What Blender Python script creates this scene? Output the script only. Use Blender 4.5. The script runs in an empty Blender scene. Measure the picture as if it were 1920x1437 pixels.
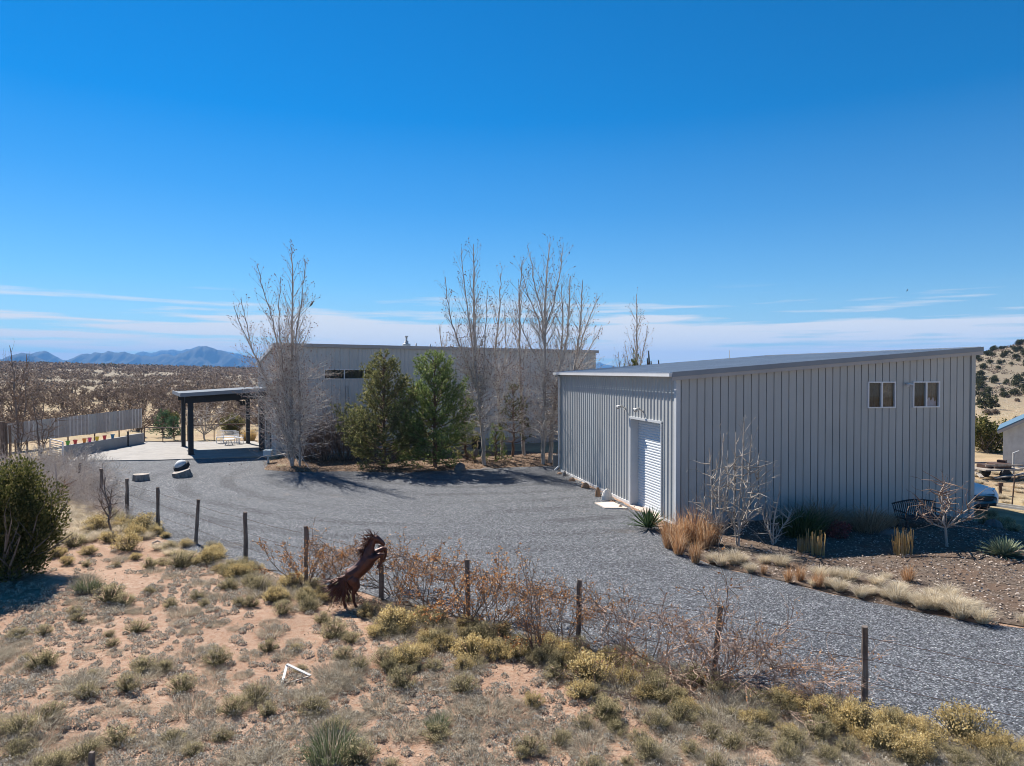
import bpy, math, random
import numpy as np
from math import sin, cos, pi, radians, atan2, sqrt
from mathutils import Vector, Matrix
from mathutils.geometry import delaunay_2d_cdt
rg = random.Random(11)
NR = np.random.default_rng(11)
C = bpy.context.scene.collection
SC = bpy.context.scene

# ---------------------------------------------------------------- camera maths
F, CX, CY, HC = 1332.0, 960.0, 718.5, 5.5
PITCH = math.atan(21.5 / F)
def ray(px, py):
    x, y, z = (px - CX) / F, 1.0, (CY - py) / F
    c, s = cos(PITCH), sin(PITCH)
    return Vector((x, y * c + z * s, z * c - y * s))
def G(px, py, z=0.0):                      # point of the level z seen at a pixel of the survey photo
    d = ray(px, py); t = (z - HC) / d.z
    return Vector((d.x * t, d.y * t, z))
def at(px, py, Y):
    d = ray(px, py); t = Y / d.y
    return Vector((d.x * t, Y, HC + d.z * t))

def sst(a, b, x):
    t = np.clip((x - a) / (b - a), 0, 1)
    return t * t * (3 - 2 * t)

# ---------------------------------------------------------------- value noise
_tab = NR.random((256, 256))
def vnoise(x, y):
    x = np.asarray(x, float); y = np.asarray(y, float)
    xi = np.floor(x).astype(int); yi = np.floor(y).astype(int)
    fx = x - xi; fy = y - yi
    fx = fx * fx * (3 - 2 * fx); fy = fy * fy * (3 - 2 * fy)
    a = _tab[xi & 255, yi & 255]; b = _tab[(xi + 1) & 255, yi & 255]
    c = _tab[xi & 255, (yi + 1) & 255]; d = _tab[(xi + 1) & 255, (yi + 1) & 255]
    return (a * (1 - fx) + b * fx) * (1 - fy) + (c * (1 - fx) + d * fx) * fy
def fbm(x, y, o=4):
    s = 0; a = .5
    for k in range(o):
        s = s + a * vnoise(np.asarray(x) * 2 ** k + 17 * k, np.asarray(y) * 2 ** k + 31 * k); a *= .5
    return s

# ---------------------------------------------------------------- setting outlines (ground plan)
gravel_px = [(120, 866), (300, 864), (500, 858), (506, 872), (497, 882), (560, 885), (640, 884), (760, 886), (880, 880), (1040, 873), (1053, 883),
             (1110, 916), (1181, 952), (1236, 980), (1252, 1012), (1285, 1043), (1340, 1062), (1420, 1082), (1520, 1105), (1620, 1128),
             (1720, 1147), (1830, 1168), (1960, 1186), (2300, 1230), (2300, 1500), (1990, 1416), (1900, 1398), (1780, 1368), (1640, 1340),
             (1500, 1326), (1400, 1308), (1300, 1282), (1200, 1252), (1100, 1226), (1000, 1206), (930, 1184), (860, 1160), (780, 1135),
             (700, 1120), (620, 1098), (540, 1084), (470, 1062), (400, 1046), (345, 1030), (295, 1005), (262, 986), (236, 962), (200, 935), (165, 905), (140, 880)]
def wob(poly, step=.5, amp=.12):
    out = []
    for i in range(len(poly)):
        a = poly[i]; b = poly[(i + 1) % len(poly)]
        n = max(1, int((b - a).length / step))
        for k in range(n):
            p = a.lerp(b, k / n)
            out.append((p.x + amp * (rg.random() - .5) * 2, p.y + amp * (rg.random() - .5) * 2))
    return out
GRAVEL = wob([G(*p) for p in gravel_px])
mulch_px = [(1240, 972), (1252, 1012), (1285, 1043), (1340, 1062), (1420, 1082), (1520, 1105), (1620, 1128), (1720, 1147), (1800, 1158),
            (1850, 1166), (1930, 1178), (2080, 1195), (2030, 1000), (1900, 975), (1828, 968)]
MULCH = wob([G(*p) for p in mulch_px], .5, .1)
litter_px = [(506, 868), (497, 882), (560, 886), (640, 885), (760, 887), (880, 881), (1040, 874), (1052, 870), (1052, 850), (960, 846), (760, 850), (520, 858)]
LITTER = wob([G(*p) for p in litter_px], .5, .1)

def poly_dist(x, y, poly):
    """signed distance (negative inside)"""
    P = np.array(poly); Q = np.roll(P, -1, 0)
    x = np.asarray(x, float).ravel(); y = np.asarray(y, float).ravel()
    d = np.full(x.shape, 1e9); ins = np.zeros(x.shape, bool)
    for (ax, ay), (bx, by) in zip(P, Q):
        ex, ey = bx - ax, by - ay
        t = np.clip(((x - ax) * ex + (y - ay) * ey) / (ex * ex + ey * ey + 1e-12), 0, 1)
        d = np.minimum(d, np.hypot(x - ax - t * ex, y - ay - t * ey))
        c = ((ay > y) != (by > y))
        with np.errstate(divide='ignore', invalid='ignore'):
            xi = ex * (y - ay) / (ey if abs(ey) > 1e-12 else 1e-12) + ax
        ins ^= c & (x < xi)
    return np.where(ins, -d, d)

def gbase(x, y):                           # large forms of the land
    x = np.asarray(x, float); y = np.asarray(y, float)
    Y = np.maximum(y, 5.0); t = x / Y
    wl = 1 - sst(.12, .42, t)
    slope = .0112 + .0105 * np.clip((-.36 - t) / .36, 0, 1.4)
    d = np.maximum(0, np.minimum(Y, 750) - 54)
    z = wl * slope * d * sst(0, 70, d)
    z = z - np.clip(Y - 750, 0, 3000) * .022 * wl
    A = np.interp(t, [.30, .5, .65, .72, 1.0, 1.6], [0, 6, 12.2, 16.8, 30, 34])
    z = z + A * sst(150, 292, Y)
    z = z - .38 * sst(15.5, 19, x) * sst(22, 27, y) * (1 - sst(120, 160, Y))
    w = sst(70, 140, Y)
    z = z + w * (fbm(x / 60, y / 60, 3) - .45) * (.8 + 2.0 * sst(.45, .6, t))
    return z
def gz(x, y):
    x = np.asarray(x, float); y = np.asarray(y, float)
    shp = x.shape
    z = gbase(x, y).ravel()
    xr, yr = x.ravel(), y.ravel()
    near = (yr > -5) & (yr < 66) & (np.abs(xr) < 48)
    if near.any():
        xn, yn = xr[near], yr[near]
        m = np.clip((poly_dist(xn, yn, GRAVEL) - .3) / 1.6, 0, 1) * np.clip((poly_dist(xn, yn, MULCH) - .1) / 1.2, 0, 1)
        m = m * (1 - sst(38, 45, yn))
        z[near] += m * ((fbm(xn / 2.6, yn / 2.6, 4) - .42) * .30 + .02)
    return z.reshape(shp)
def gp(px, py):                            # ground point under a photo pixel, with its true height
    p = G(px, py)
    for _ in range(3):
        z = float(gz(np.array([p.x]), np.array([p.y]))[0]); p = G(px, py, min(z, 2.0))
    return p
def onground(x, y):
    return Vector((x, y, float(gz(np.array([x]), np.array([y]))[0])))

# ---------------------------------------------------------------- mesh builder
class MB:
    def __init__(s): s.v = []; s.f = []; s.n = 0
    def add(s, V, Fc, m=0):
        V = np.asarray(V, float).reshape(-1, 3); Fc = np.asarray(Fc, int)
        s.v.append(V); s.f.append((Fc + s.n, m)); s.n += len(V)
    def box(s, c, size, rz=0, m=0, M=None):
        h = np.array(size) / 2
        V = np.array([(x, y, z) for x in (-1, 1) for y in (-1, 1) for z in (-1, 1)]) * h
        if rz: 
            ca, sa = cos(rz), sin(rz); V = np.stack([V[:, 0] * ca - V[:, 1] * sa, V[:, 0] * sa + V[:, 1] * ca, V[:, 2]], 1)
        V = V + np.array(c)
        if M is not None: V = np.array([tuple(M @ Vector(p)) for p in V])
        s.add(V, [(0, 1, 3, 2), (4, 6, 7, 5), (0, 4, 5, 1), (2, 3, 7, 6), (0, 2, 6, 4), (1, 5, 7, 3)], m)
    def beam(s, a, b, w, h, m=0, up=(0, 0, 1)):
        a = Vector(a); b = Vector(b); d = (b - a).normalized(); u = Vector(up)
        if abs(d.dot(u)) > .98: u = Vector((1, 0, 0))
        sx = d.cross(u).normalized(); uu = sx.cross(d).normalized()
        V = [p + sx * i * w / 2 + uu * j * h / 2 for p in (a, b) for i in (-1, 1) for j in (-1, 1)]
        s.add([tuple(p) for p in V], [(0, 1, 3, 2), (4, 6, 7, 5), (0, 4, 5, 1), (2, 3, 7, 6), (0, 2, 6, 4), (1, 5, 7, 3)], m)
    def hexa(s, V, m=0):                   # 4 bottom + 4 top points
        s.add(V, [(3, 2, 1, 0), (4, 5, 6, 7), (0, 1, 5, 4), (1, 2, 6, 5), (2, 3, 7, 6), (3, 0, 4, 7)], m)
    def tube(s, pts, rad, n=8, m=0, cap=True, ell=None):
        P = [Vector(p) for p in pts]
        if not hasattr(rad, '__len__'): rad = [rad] * len(P)
        V = []; u = None
        for i, p in enumerate(P):
            d = (P[min(i + 1, len(P) - 1)] - P[max(i - 1, 0)]).normalized()
            if u is None:
                u = d.orthogonal().normalized()
            else:
                u = (u - d * u.dot(d)).normalized()
            w = d.cross(u)
            for k in range(n):
                a = 2 * pi * k / n
                V.append(tuple(p + (u * cos(a) + w * sin(a)) * rad[i]))
        Fc = [(i * n + k, i * n + (k + 1) % n, (i + 1) * n + (k + 1) % n, (i + 1) * n + k) for i in range(len(P) - 1) for k in range(n)]
        s.add(V, Fc, m)
        if cap:
            b = s.n - len(V)
            s.f.append((np.array([[b + k for k in reversed(range(n))]]), m)); s.f.append((np.array([[b + (len(P) - 1) * n + k for k in range(n)]]), m))
    def cones(s, segs, n=3, m=0):
        if not len(segs): return
        A = np.array([(*a, *b, r, q) for a, b, r, q in segs])
        P0, P1, R0, R1 = A[:, :3], A[:, 3:6], A[:, 6], A[:, 7]
        d = P1 - P0; d /= np.linalg.norm(d, axis=1, keepdims=True) + 1e-9
        h = np.where(np.abs(d[:, 2:3]) > .9, np.array([[1., 0, 0]]), np.array([[0., 0, 1]]))
        u = np.cross(d, h); u /= np.linalg.norm(u, axis=1, keepdims=True); w = np.cross(d, u)
        a = np.arange(n) * 2 * pi / n
        ring = u[:, None, :] * np.cos(a)[None, :, None] + w[:, None, :] * np.sin(a)[None, :, None]
        V = np.concatenate([P0[:, None] + ring * R0[:, None, None], P1[:, None] + ring * R1[:, None, None]], 1)
        N = len(A); base = (np.arange(N) * 2 * n)[:, None]
        k = np.arange(n)
        Fq = np.stack([base + k, base + (k + 1) % n, base + n + (k + 1) % n, base + n + k], -1).reshape(-1, 4)
        s.add(V.reshape(-1, 3), Fq, m)
    def blades(s, N, rad, h, lean, w, m=0, c=(0, 0, 0), droop=.25, hv=.5, rng=NR):
        ang = rng.random(N) * 2 * pi; rr = np.sqrt(rng.random(N)) * rad
        B = np.stack([np.cos(ang) * rr, np.sin(ang) * rr, np.zeros(N)], 1)
        a2 = ang + rng.normal(0, .7, N)
        H = h * (1 - hv * rng.random(N)) * (1 - .35 * (rr / max(rad, 1e-6)) ** 2)
        L = lean * H * (.25 + .9 * rr / max(rad, 1e-6)) * (.5 + rng.random(N))
        out = np.stack([np.cos(a2), np.sin(a2), np.zeros(N)], 1)
        T = B + out * L[:, None] + np.array([0, 0, 1]) * (H * (1 - droop * .5))[:, None]
        Mi = B + out * (L * .38)[:, None] + np.array([0, 0, 1]) * (H * (.55 + droop * .2))[:, None]
        sa = rng.random(N) * pi; sd = np.stack([np.cos(sa), np.sin(sa), np.zeros(N)], 1) * w / 2
        V = np.stack([B - sd, B + sd, Mi + sd * .8, Mi - sd * .8, T], 1) + np.array(c)
        b = (np.arange(N) * 5)[:, None]
        off = s.n
        s.v.append(V.reshape(-1, 3)); s.n += N * 5
        s.f.append((b + np.array([[0, 1, 2, 3]]) + off, m)); s.f.append((b + np.array([[3, 2, 4]]) + off, m))
    def leaves(s, P, size, m=0, elong=1.6, flat=0.0, dirs=None, rng=NR, sv=.5):
        P = np.asarray(P, float); N = len(P)
        if N == 0: return
        if dirs is None:
            d = rng.normal(0, 1, (N, 3)); d[:, 2] *= (1 - flat)
        else:
            d = np.asarray(dirs) + rng.normal(0, .35, (N, 3))
        d /= np.linalg.norm(d, axis=1, keepdims=True) + 1e-9
        r = rng.normal(0, 1, (N, 3)); r[:, 2] *= (1 - flat)
        u = np.cross(d, np.cross(d, r)) if flat else np.cross(d, r)
        u /= np.linalg.norm(u, axis=1, keepdims=True) + 1e-9
        sz = size * (1 - sv * rng.random(N))[:, None]
        a = d * sz * elong; b = u * sz * .5
        V = np.stack([P, P + a * .5 + b, P + a, P + a * .5 - b], 1)
        s.add(V.reshape(-1, 3), (np.arange(N) * 4)[:, None] + np.array([[0, 1, 2, 3]]), m)
    def mesh(s, name, mats, smooth=False):
        me = bpy.data.meshes.new(name)
        V = np.concatenate(s.v) if s.v else np.zeros((0, 3))
        me.vertices.add(len(V)); me.vertices.foreach_set('co', V.astype(np.float32).ravel())
        tot = []; loops = []; mi = []
        for f, m in s.f:
            f = np.asarray(f)
            tot.append(np.full(len(f), f.shape[1])); loops.append(f.ravel()); mi.append(np.full(len(f), m))
        tot = np.concatenate(tot); loops = np.concatenate(loops); mi = np.concatenate(mi)
        me.loops.add(len(loops)); me.loops.foreach_set('vertex_index', loops.astype(np.int32))
        me.polygons.add(len(tot))
        me.polygons.foreach_set('loop_start', np.concatenate([[0], np.cumsum(tot)[:-1]]).astype(np.int32))
        me.polygons.foreach_set('loop_total', tot.astype(np.int32))
        me.polygons.foreach_set('material_index', mi.astype(np.int32))
        me.polygons.foreach_set('use_smooth', np.full(len(tot), bool(smooth)))
        for m in (mats if isinstance(mats, (list, tuple)) else [mats]): me.materials.append(m)
        me.update(calc_edges=True); me.validate()
        return me
    def build(s, name, mats, parent=None, smooth=False):
        o = bpy.data.objects.new(name, s.mesh(name, mats, smooth)); C.objects.link(o)
        if parent: o.parent = parent
        return o

def tag(o, label=None, cat=None, group=None, kind=None):
    if label: o['label'] = label
    if cat: o['category'] = cat
    if group: o['group'] = group
    if kind: o['kind'] = kind
    return o
def thing(name, loc, label, cat, group=None, rz=0):
    o = bpy.data.objects.new(name, None); C.objects.link(o); o.empty_display_size = .2
    o.location = loc; o.rotation_euler = (0, 0, rz)
    return tag(o, label, cat, group)
def inst(name, me, loc, label, cat, group=None, s=1.0, rz=None, sz=None):
    o = bpy.data.objects.new(name, me); C.objects.link(o); o.location = loc
    o.rotation_euler = (0, 0, rg.random() * 6.28 if rz is None else rz)
    o.scale = (s, s, s * (sz or 1.0))
    return tag(o, label, cat, group)

# ---------------------------------------------------------------- materials
class NT:
    def __init__(s, name):
        s.m = bpy.data.materials.new(name); s.m.use_nodes = True; s.t = s.m.node_tree; s.t.nodes.clear()
        s.out = s.n('ShaderNodeOutputMaterial')
    def n(s, ty, **kw):
        x = s.t.nodes.new(ty)
        for k, v in kw.items():
            if k in x.inputs: 
                if hasattr(v, 'is_output') or isinstance(v, bpy.types.NodeSocket): s.t.links.new(v, x.inputs[k])
                else: x.inputs[k].default_value = v
            else: setattr(x, k, v)
        return x
    def l(s, a, b): s.t.links.new(a, b)
    def ramp(s, fac, stops, interp='LINEAR'):
        r = s.n('ShaderNodeValToRGB'); r.color_ramp.interpolation = interp
        e = r.color_ramp.elements
        while len(e) < len(stops): e.new(.5)
        for k, (p, c) in enumerate(stops): e[k].position = p; e[k].color = (*c, 1) if len(c) == 3 else c
        s.l(fac, r.inputs[0]); return r.outputs[0]
    def noise(s, scale, detail=4, rough=.6, vec=None, dims='3D'):
        x = s.n('ShaderNodeTexNoise'); x.inputs['Scale'].default_value = scale; x.inputs['Detail'].default_value = detail; x.inputs['Roughness'].default_value = rough
        if vec is not None: s.l(vec, x.inputs['Vector'])
        return x.outputs['Fac']
    def pos(s): return s.n('ShaderNodeNewGeometry').outputs['Position']
    def obj(s): return s.n('ShaderNodeTexCoord').outputs['Object']
    def mix(s, f, a, b, mode='MIX'):
        x = s.n('ShaderNodeMixRGB'); x.blend_type = mode
        for k, v in ((0, f), (1, a), (2, b)):
            if isinstance(v, bpy.types.NodeSocket): s.l(v, x.inputs[k])
            elif k == 0: x.inputs[0].default_value = v
            else: x.inputs[k].default_value = (*v, 1)
        return x.outputs[0]
    def math(s, op, a, b=0.0, c=None):
        x = s.n('ShaderNodeMath'); x.operation = op
        for k, v in ((0, a), (1, b)):
            if isinstance(v, bpy.types.NodeSocket): s.l(v, x.inputs[k])
            else: x.inputs[k].default_value = v
        return x.outputs[0]
    def bump(s, h, strength=.4, dist=.02):
        x = s.n('ShaderNodeBump'); x.inputs['Strength'].default_value = strength; x.inputs['Distance'].default_value = dist
        s.l(h, x.inputs['Height']); return x.outputs[0]
    def pbr(s, col, rough=.7, metal=0.0, bump=None, spec=.5):
        p = s.n('ShaderNodeBsdfPrincipled')
        if isinstance(col, bpy.types.NodeSocket): s.l(col, p.inputs['Base Color'])
        else: p.inputs['Base Color'].default_value = (*col, 1)
        if isinstance(rough, bpy.types.NodeSocket): s.l(rough, p.inputs['Roughness'])
        else: p.inputs['Roughness'].default_value = rough
        p.inputs['Metallic'].default_value = metal
        p.inputs['Specular IOR Level'].default_value = spec
        if bump is not None: s.l(bump, p.inputs['Normal'])
        s.l(p.outputs[0], s.out.inputs[0]); return s.m
def plain(name, c, rough=.7, var=.18, scale=3.0, metal=0.0, bump=0.0, spec=.5, dirt=None, bscale=40):
    t = NT(name); f = t.noise(scale, 5, .65, t.obj())
    lo = tuple(x * (1 - var) for x in c); hi = tuple(min(1, x * (1 + var)) for x in c)
    col = t.ramp(f, [(.3, lo), (.7, hi)])
    if dirt: col = t.mix(t.ramp(t.noise(scale * .7, 6, .75, t.obj()), [(.52, (0, 0, 0)), (.75, (1, 1, 1))]), col, dirt)
    b = t.bump(t.noise(bscale, 4, .6, t.obj()), bump, .01) if bump else None
    return t.pbr(col, rough, metal, b, spec)
def veg(name, stops, trans=.3, rough=.8, obvar=.25):
    """foliage: each leaf its own tint, each plant its own cast, some light through the leaf"""
    t = NT(name)
    g = t.n('ShaderNodeNewGeometry')
    col = t.ramp(g.outputs['Random Per Island'], stops)
    oi = t.n('ShaderNodeObjectInfo')
    k = t.math('MULTIPLY_ADD', oi.outputs['Random'], obvar); t.t.nodes[-1].inputs[2].default_value = 1 - obvar / 2
    hs = t.n('ShaderNodeHueSaturation'); t.l(col, hs.inputs['Color']); t.l(k, hs.inputs['Value'])
    d = t.n('ShaderNodeBsdfDiffuse'); t.l(hs.outputs[0], d.inputs[0])
    tr = t.n('ShaderNodeBsdfTranslucent'); t.l(hs.outputs[0], tr.inputs[0])
    mx = t.n('ShaderNodeMixShader'); mx.inputs[0].default_value = trans
    t.l(d.outputs[0], mx.inputs[1]); t.l(tr.outputs[0], mx.inputs[2]); t.l(mx.outputs[0], t.out.inputs[0])
    return t.m

def m_ground():
    t = NT('dry_soil'); P = t.pos()
    big = t.noise(.35, 5, .6, P); fine = t.noise(9, 6, .7, P); grit = t.noise(60, 3, .6, P)
    red = t.ramp(big, [(.3, (.27, .178, .124)), (.5, (.375, .262, .190)), (.7, (.46, .345, .262))])
    red = t.mix(t.ramp(fine, [(.35, (1, 1, 1)), (.6, (0, 0, 0))]), red, (.27, .15, .09))
    red = t.mix(t.ramp(grit, [(.55, (0, 0, 0)), (.72, (.7, .7, .7))]), red, (.52, .40, .29))
    sep = t.n('ShaderNodeSeparateXYZ'); t.l(P, sep.inputs[0])
    tan = t.ramp(t.noise(.5, 6, .7, P), [(.3, (.23, .175, .10)), (.5, (.34, .265, .155)), (.7, (.43, .345, .21))])
    # dry grass covers the land beyond the yard
    k = t.math('ADD', sep.outputs['Y'], t.math('MULTIPLY', t.noise(.22, 4, .6, P), 16.0))
    k = t.math('MAXIMUM', k, t.math('MULTIPLY', t.math('ADD', sep.outputs['X'], -11.0), 7.0))
    far = t.ramp(t.math('DIVIDE', k, 100.0), [(.40, (0, 0, 0)), (.54, (1, 1, 1))])
    patch = t.ramp(t.noise(.12, 5, .6, P), [(.42, (0, 0, 0)), (.6, (.85, .85, .85))])
    far = t.mix(t.math('MULTIPLY', far, patch), far, (.55, .55, .55), 'MULTIPLY')
    col = t.mix(far, red, tan)
    col = t.mix(t.ramp(t.math('DIVIDE', sep.outputs['Y'], 300.0), [(.30, (0, 0, 0)), (.58, (.88, .88, .88))]), col, (.20, .170, .125))
    # past the ridge the country is scrub woodland
    col = t.mix(t.ramp(t.math('DIVIDE', sep.outputs['Y'], 3000.0), [(.22, (0, 0, 0)), (.3, (1, 1, 1))]), col, (.10, .085, .06))
    vor = t.n('ShaderNodeTexVoronoi'); vor.inputs['Scale'].default_value = 22; t.l(P, vor.inputs['Vector'])
    h = t.math('ADD', t.math('MULTIPLY', fine, 1.0), t.math('MULTIPLY', t.ramp(vor.outputs['Distance'], [(.1, (1, 1, 1)), (.45, (0, 0, 0))]), .35))
    h = t.math('ADD', h, t.math('MULTIPLY', grit, .25))
    return t.pbr(col, .95, 0, t.bump(h, .7, .05), .2)
def m_gravel():
    t = NT('crushed_gravel'); P = t.pos()
    v = t.n('ShaderNodeTexVoronoi'); v.inputs['Scale'].default_value = 33; t.l(P, v.inputs['Vector'])
    v2 = t.n('ShaderNodeTexVoronoi'); v2.inputs['Scale'].default_value = 11; t.l(P, v2.inputs['Vector'])
    sepc = t.n('ShaderNodeSeparateColor'); t.l(v.outputs['Color'], sepc.inputs[0])
    sep2 = t.n('ShaderNodeSeparateColor'); t.l(v2.outputs['Color'], sep2.inputs[0])
    col = t.ramp(sepc.outputs[0], [(0, (.018, .021, .026)), (.35, (.105, .117, .135)), (.7, (.250, .270, .300)), (.92, (.42, .44, .465)), (1, (.74, .74, .73))])
    col = t.mix(t.ramp(v.outputs['Distance'], [(.35, (0, 0, 0)), (.65, (.8, .8, .8))]), col, (.04, .042, .047))
    big = t.noise(.28, 6, .62, P)
    col = t.mix(t.ramp(big, [(.35, (.0, .0, .0)), (.68, (.55, .55, .55))]), col, (.36, .365, .38), 'OVERLAY')
    # worn places where soil shows through, pale chips
    soil = t.ramp(t.noise(.33, 6, .72, t.n('ShaderNodeVectorMath', operation='ADD').outputs[0]), [(.62, (0, 0, 0)), (.74, (.45, .45, .45))])
    av = [x for x in t.t.nodes if x.bl_idname == 'ShaderNodeVectorMath'][0]; t.l(P, av.inputs[0]); av.inputs[1].default_value = (31, 7, 0)
    col = t.mix(soil, col, (.27, .22, .17))
    col = t.mix(1.0, col, t.ramp(t.noise(6.5, 3, .75, P), [(.3, (.74, .75, .77)), (.5, (1, 1, 1)), (.7, (1.0, 1.0, 1.0))]), 'MULTIPLY')
    col = t.mix(t.ramp(t.noise(13, 2, .7, P), [(.56, (0, 0, 0)), (.74, (.5, .5, .5))]), col, (.42, .44, .47))
    # wheel lanes: stones pressed down and darker, loose paler ridges between them
    wv = t.n('ShaderNodeTexWave'); wv.wave_type = 'RINGS'; wv.rings_direction = 'Z'; wv.inputs['Scale'].default_value = .16; wv.inputs['Distortion'].default_value = 5.0; wv.inputs['Detail'].default_value = 2; wv.inputs['Detail Scale'].default_value = .35
    ac = t.n('ShaderNodeVectorMath'); ac.operation = 'ADD'; t.l(P, ac.inputs[0]); ac.inputs[1].default_value = (2.0, -40.0, 0); t.l(ac.outputs[0], wv.inputs['Vector'])
    lane = t.math('MULTIPLY', t.ramp(wv.outputs['Fac'], [(.62, (0, 0, 0)), (.85, (1, 1, 1))]), t.ramp(t.noise(.11, 3, .6, P), [(.42, (0, 0, 0)), (.6, (.62, .62, .62))]))
    col = t.mix(lane, col, t.mix(1.0, col, (.5, .5, .52), 'MULTIPLY'))
    h = t.math('ADD', t.ramp(v.outputs['Distance'], [(0, (1, 1, 1)), (.6, (0, 0, 0))]), t.math('MULTIPLY', sepc.outputs[1], .6))
    h = t.math('ADD', h, t.math('MULTIPLY', t.noise(1.2, 4, .6, P), 1.2))
    return t.pbr(col, .85, 0, t.bump(h, .85, .03), .3)
def m_mulch():
    t = NT('wood_mulch'); P = t.pos()
    mp = t.n('ShaderNodeMapping'); mp.inputs['Scale'].default_value = (8, 26, 14); mp.inputs['Rotation'].default_value = (0, 0, .4); t.l(P, mp.inputs[0])
    a = t.noise(1.3, 5, .75, mp.outputs[0])
    col = t.ramp(a, [(.32, (.05, .035, .026)), (.5, (.13, .098, .075)), (.66, (.27, .225, .185)), (.78, (.48, .43, .38))])
    col = t.mix(t.ramp(t.noise(.8, 4, .6, P), [(.45, (0, 0, 0)), (.62, (.6, .6, .6))]), col, (.16, .10, .065))
    return t.pbr(col, .95, 0, t.bump(a, .8, .05), .2)
def m_wall(name, c, dirt):
    t = NT(name); O = t.obj()
    f = t.noise(.8, 6, .6, O); st = t.n('ShaderNodeMapping'); st.inputs['Scale'].default_value = (6, 6, .35); t.l(O, st.inputs[0])
    s2 = t.noise(2.0, 4, .6, st.outputs[0])
    col = t.ramp(f, [(.3, tuple(x * .94 for x in c)), (.7, tuple(x * 1.05 for x in c))])
    col = t.mix(t.ramp(s2, [(.5, (0, 0, 0)), (.8, (.35, .35, .35))]), col, dirt)
    return t.pbr(col, .42, .0, t.bump(t.noise(1.1, 3, .5, O), .08, .03), .5)
def m_concrete(name, c):
    t = NT(name); P = t.pos()
    col = t.ramp(t.noise(1.2, 7, .7, P), [(.3, tuple(x * .78 for x in c)), (.55, c), (.75, tuple(min(1, x * 1.12) for x in c))])
    col = t.mix(t.ramp(t.noise(.5, 5, .7, P), [(.55, (0, 0, 0)), (.75, (.4, .4, .4))]), col, tuple(x * .6 for x in c))
    return t.pbr(col, .9, 0, t.bump(t.noise(30, 4, .7, P), .25, .01), .3)
def m_glass(name, tint=(.015, .018, .02)):
    t = NT(name)
    g = t.n('ShaderNodeBsdfGlossy'); g.inputs['Roughness'].default_value = .03
    tr = t.n('ShaderNodeBsdfTransparent'); tr.inputs[0].default_value = (.75, .78, .78, 1)
    mx = t.n('ShaderNodeMixShader'); mx.inputs[0].default_value = .05; t.l(tr.outputs[0], mx.inputs[1]); t.l(g.outputs[0], mx.inputs[2]); t.l(mx.outputs[0], t.out.inputs[0])
    return t.m
def m_bark(name, lo, hi, sc=6):
    t = NT(name); O = t.obj()
    mp = t.n('ShaderNodeMapping'); mp.inputs['Scale'].default_value = (1, 1, .22); t.l(O, mp.inputs[0])
    f = t.noise(sc, 6, .7, mp.outputs[0])
    return t.pbr(t.ramp(f, [(.32, lo), (.68, hi)]), .9, 0, t.bump(f, .6, .03), .2)

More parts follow.
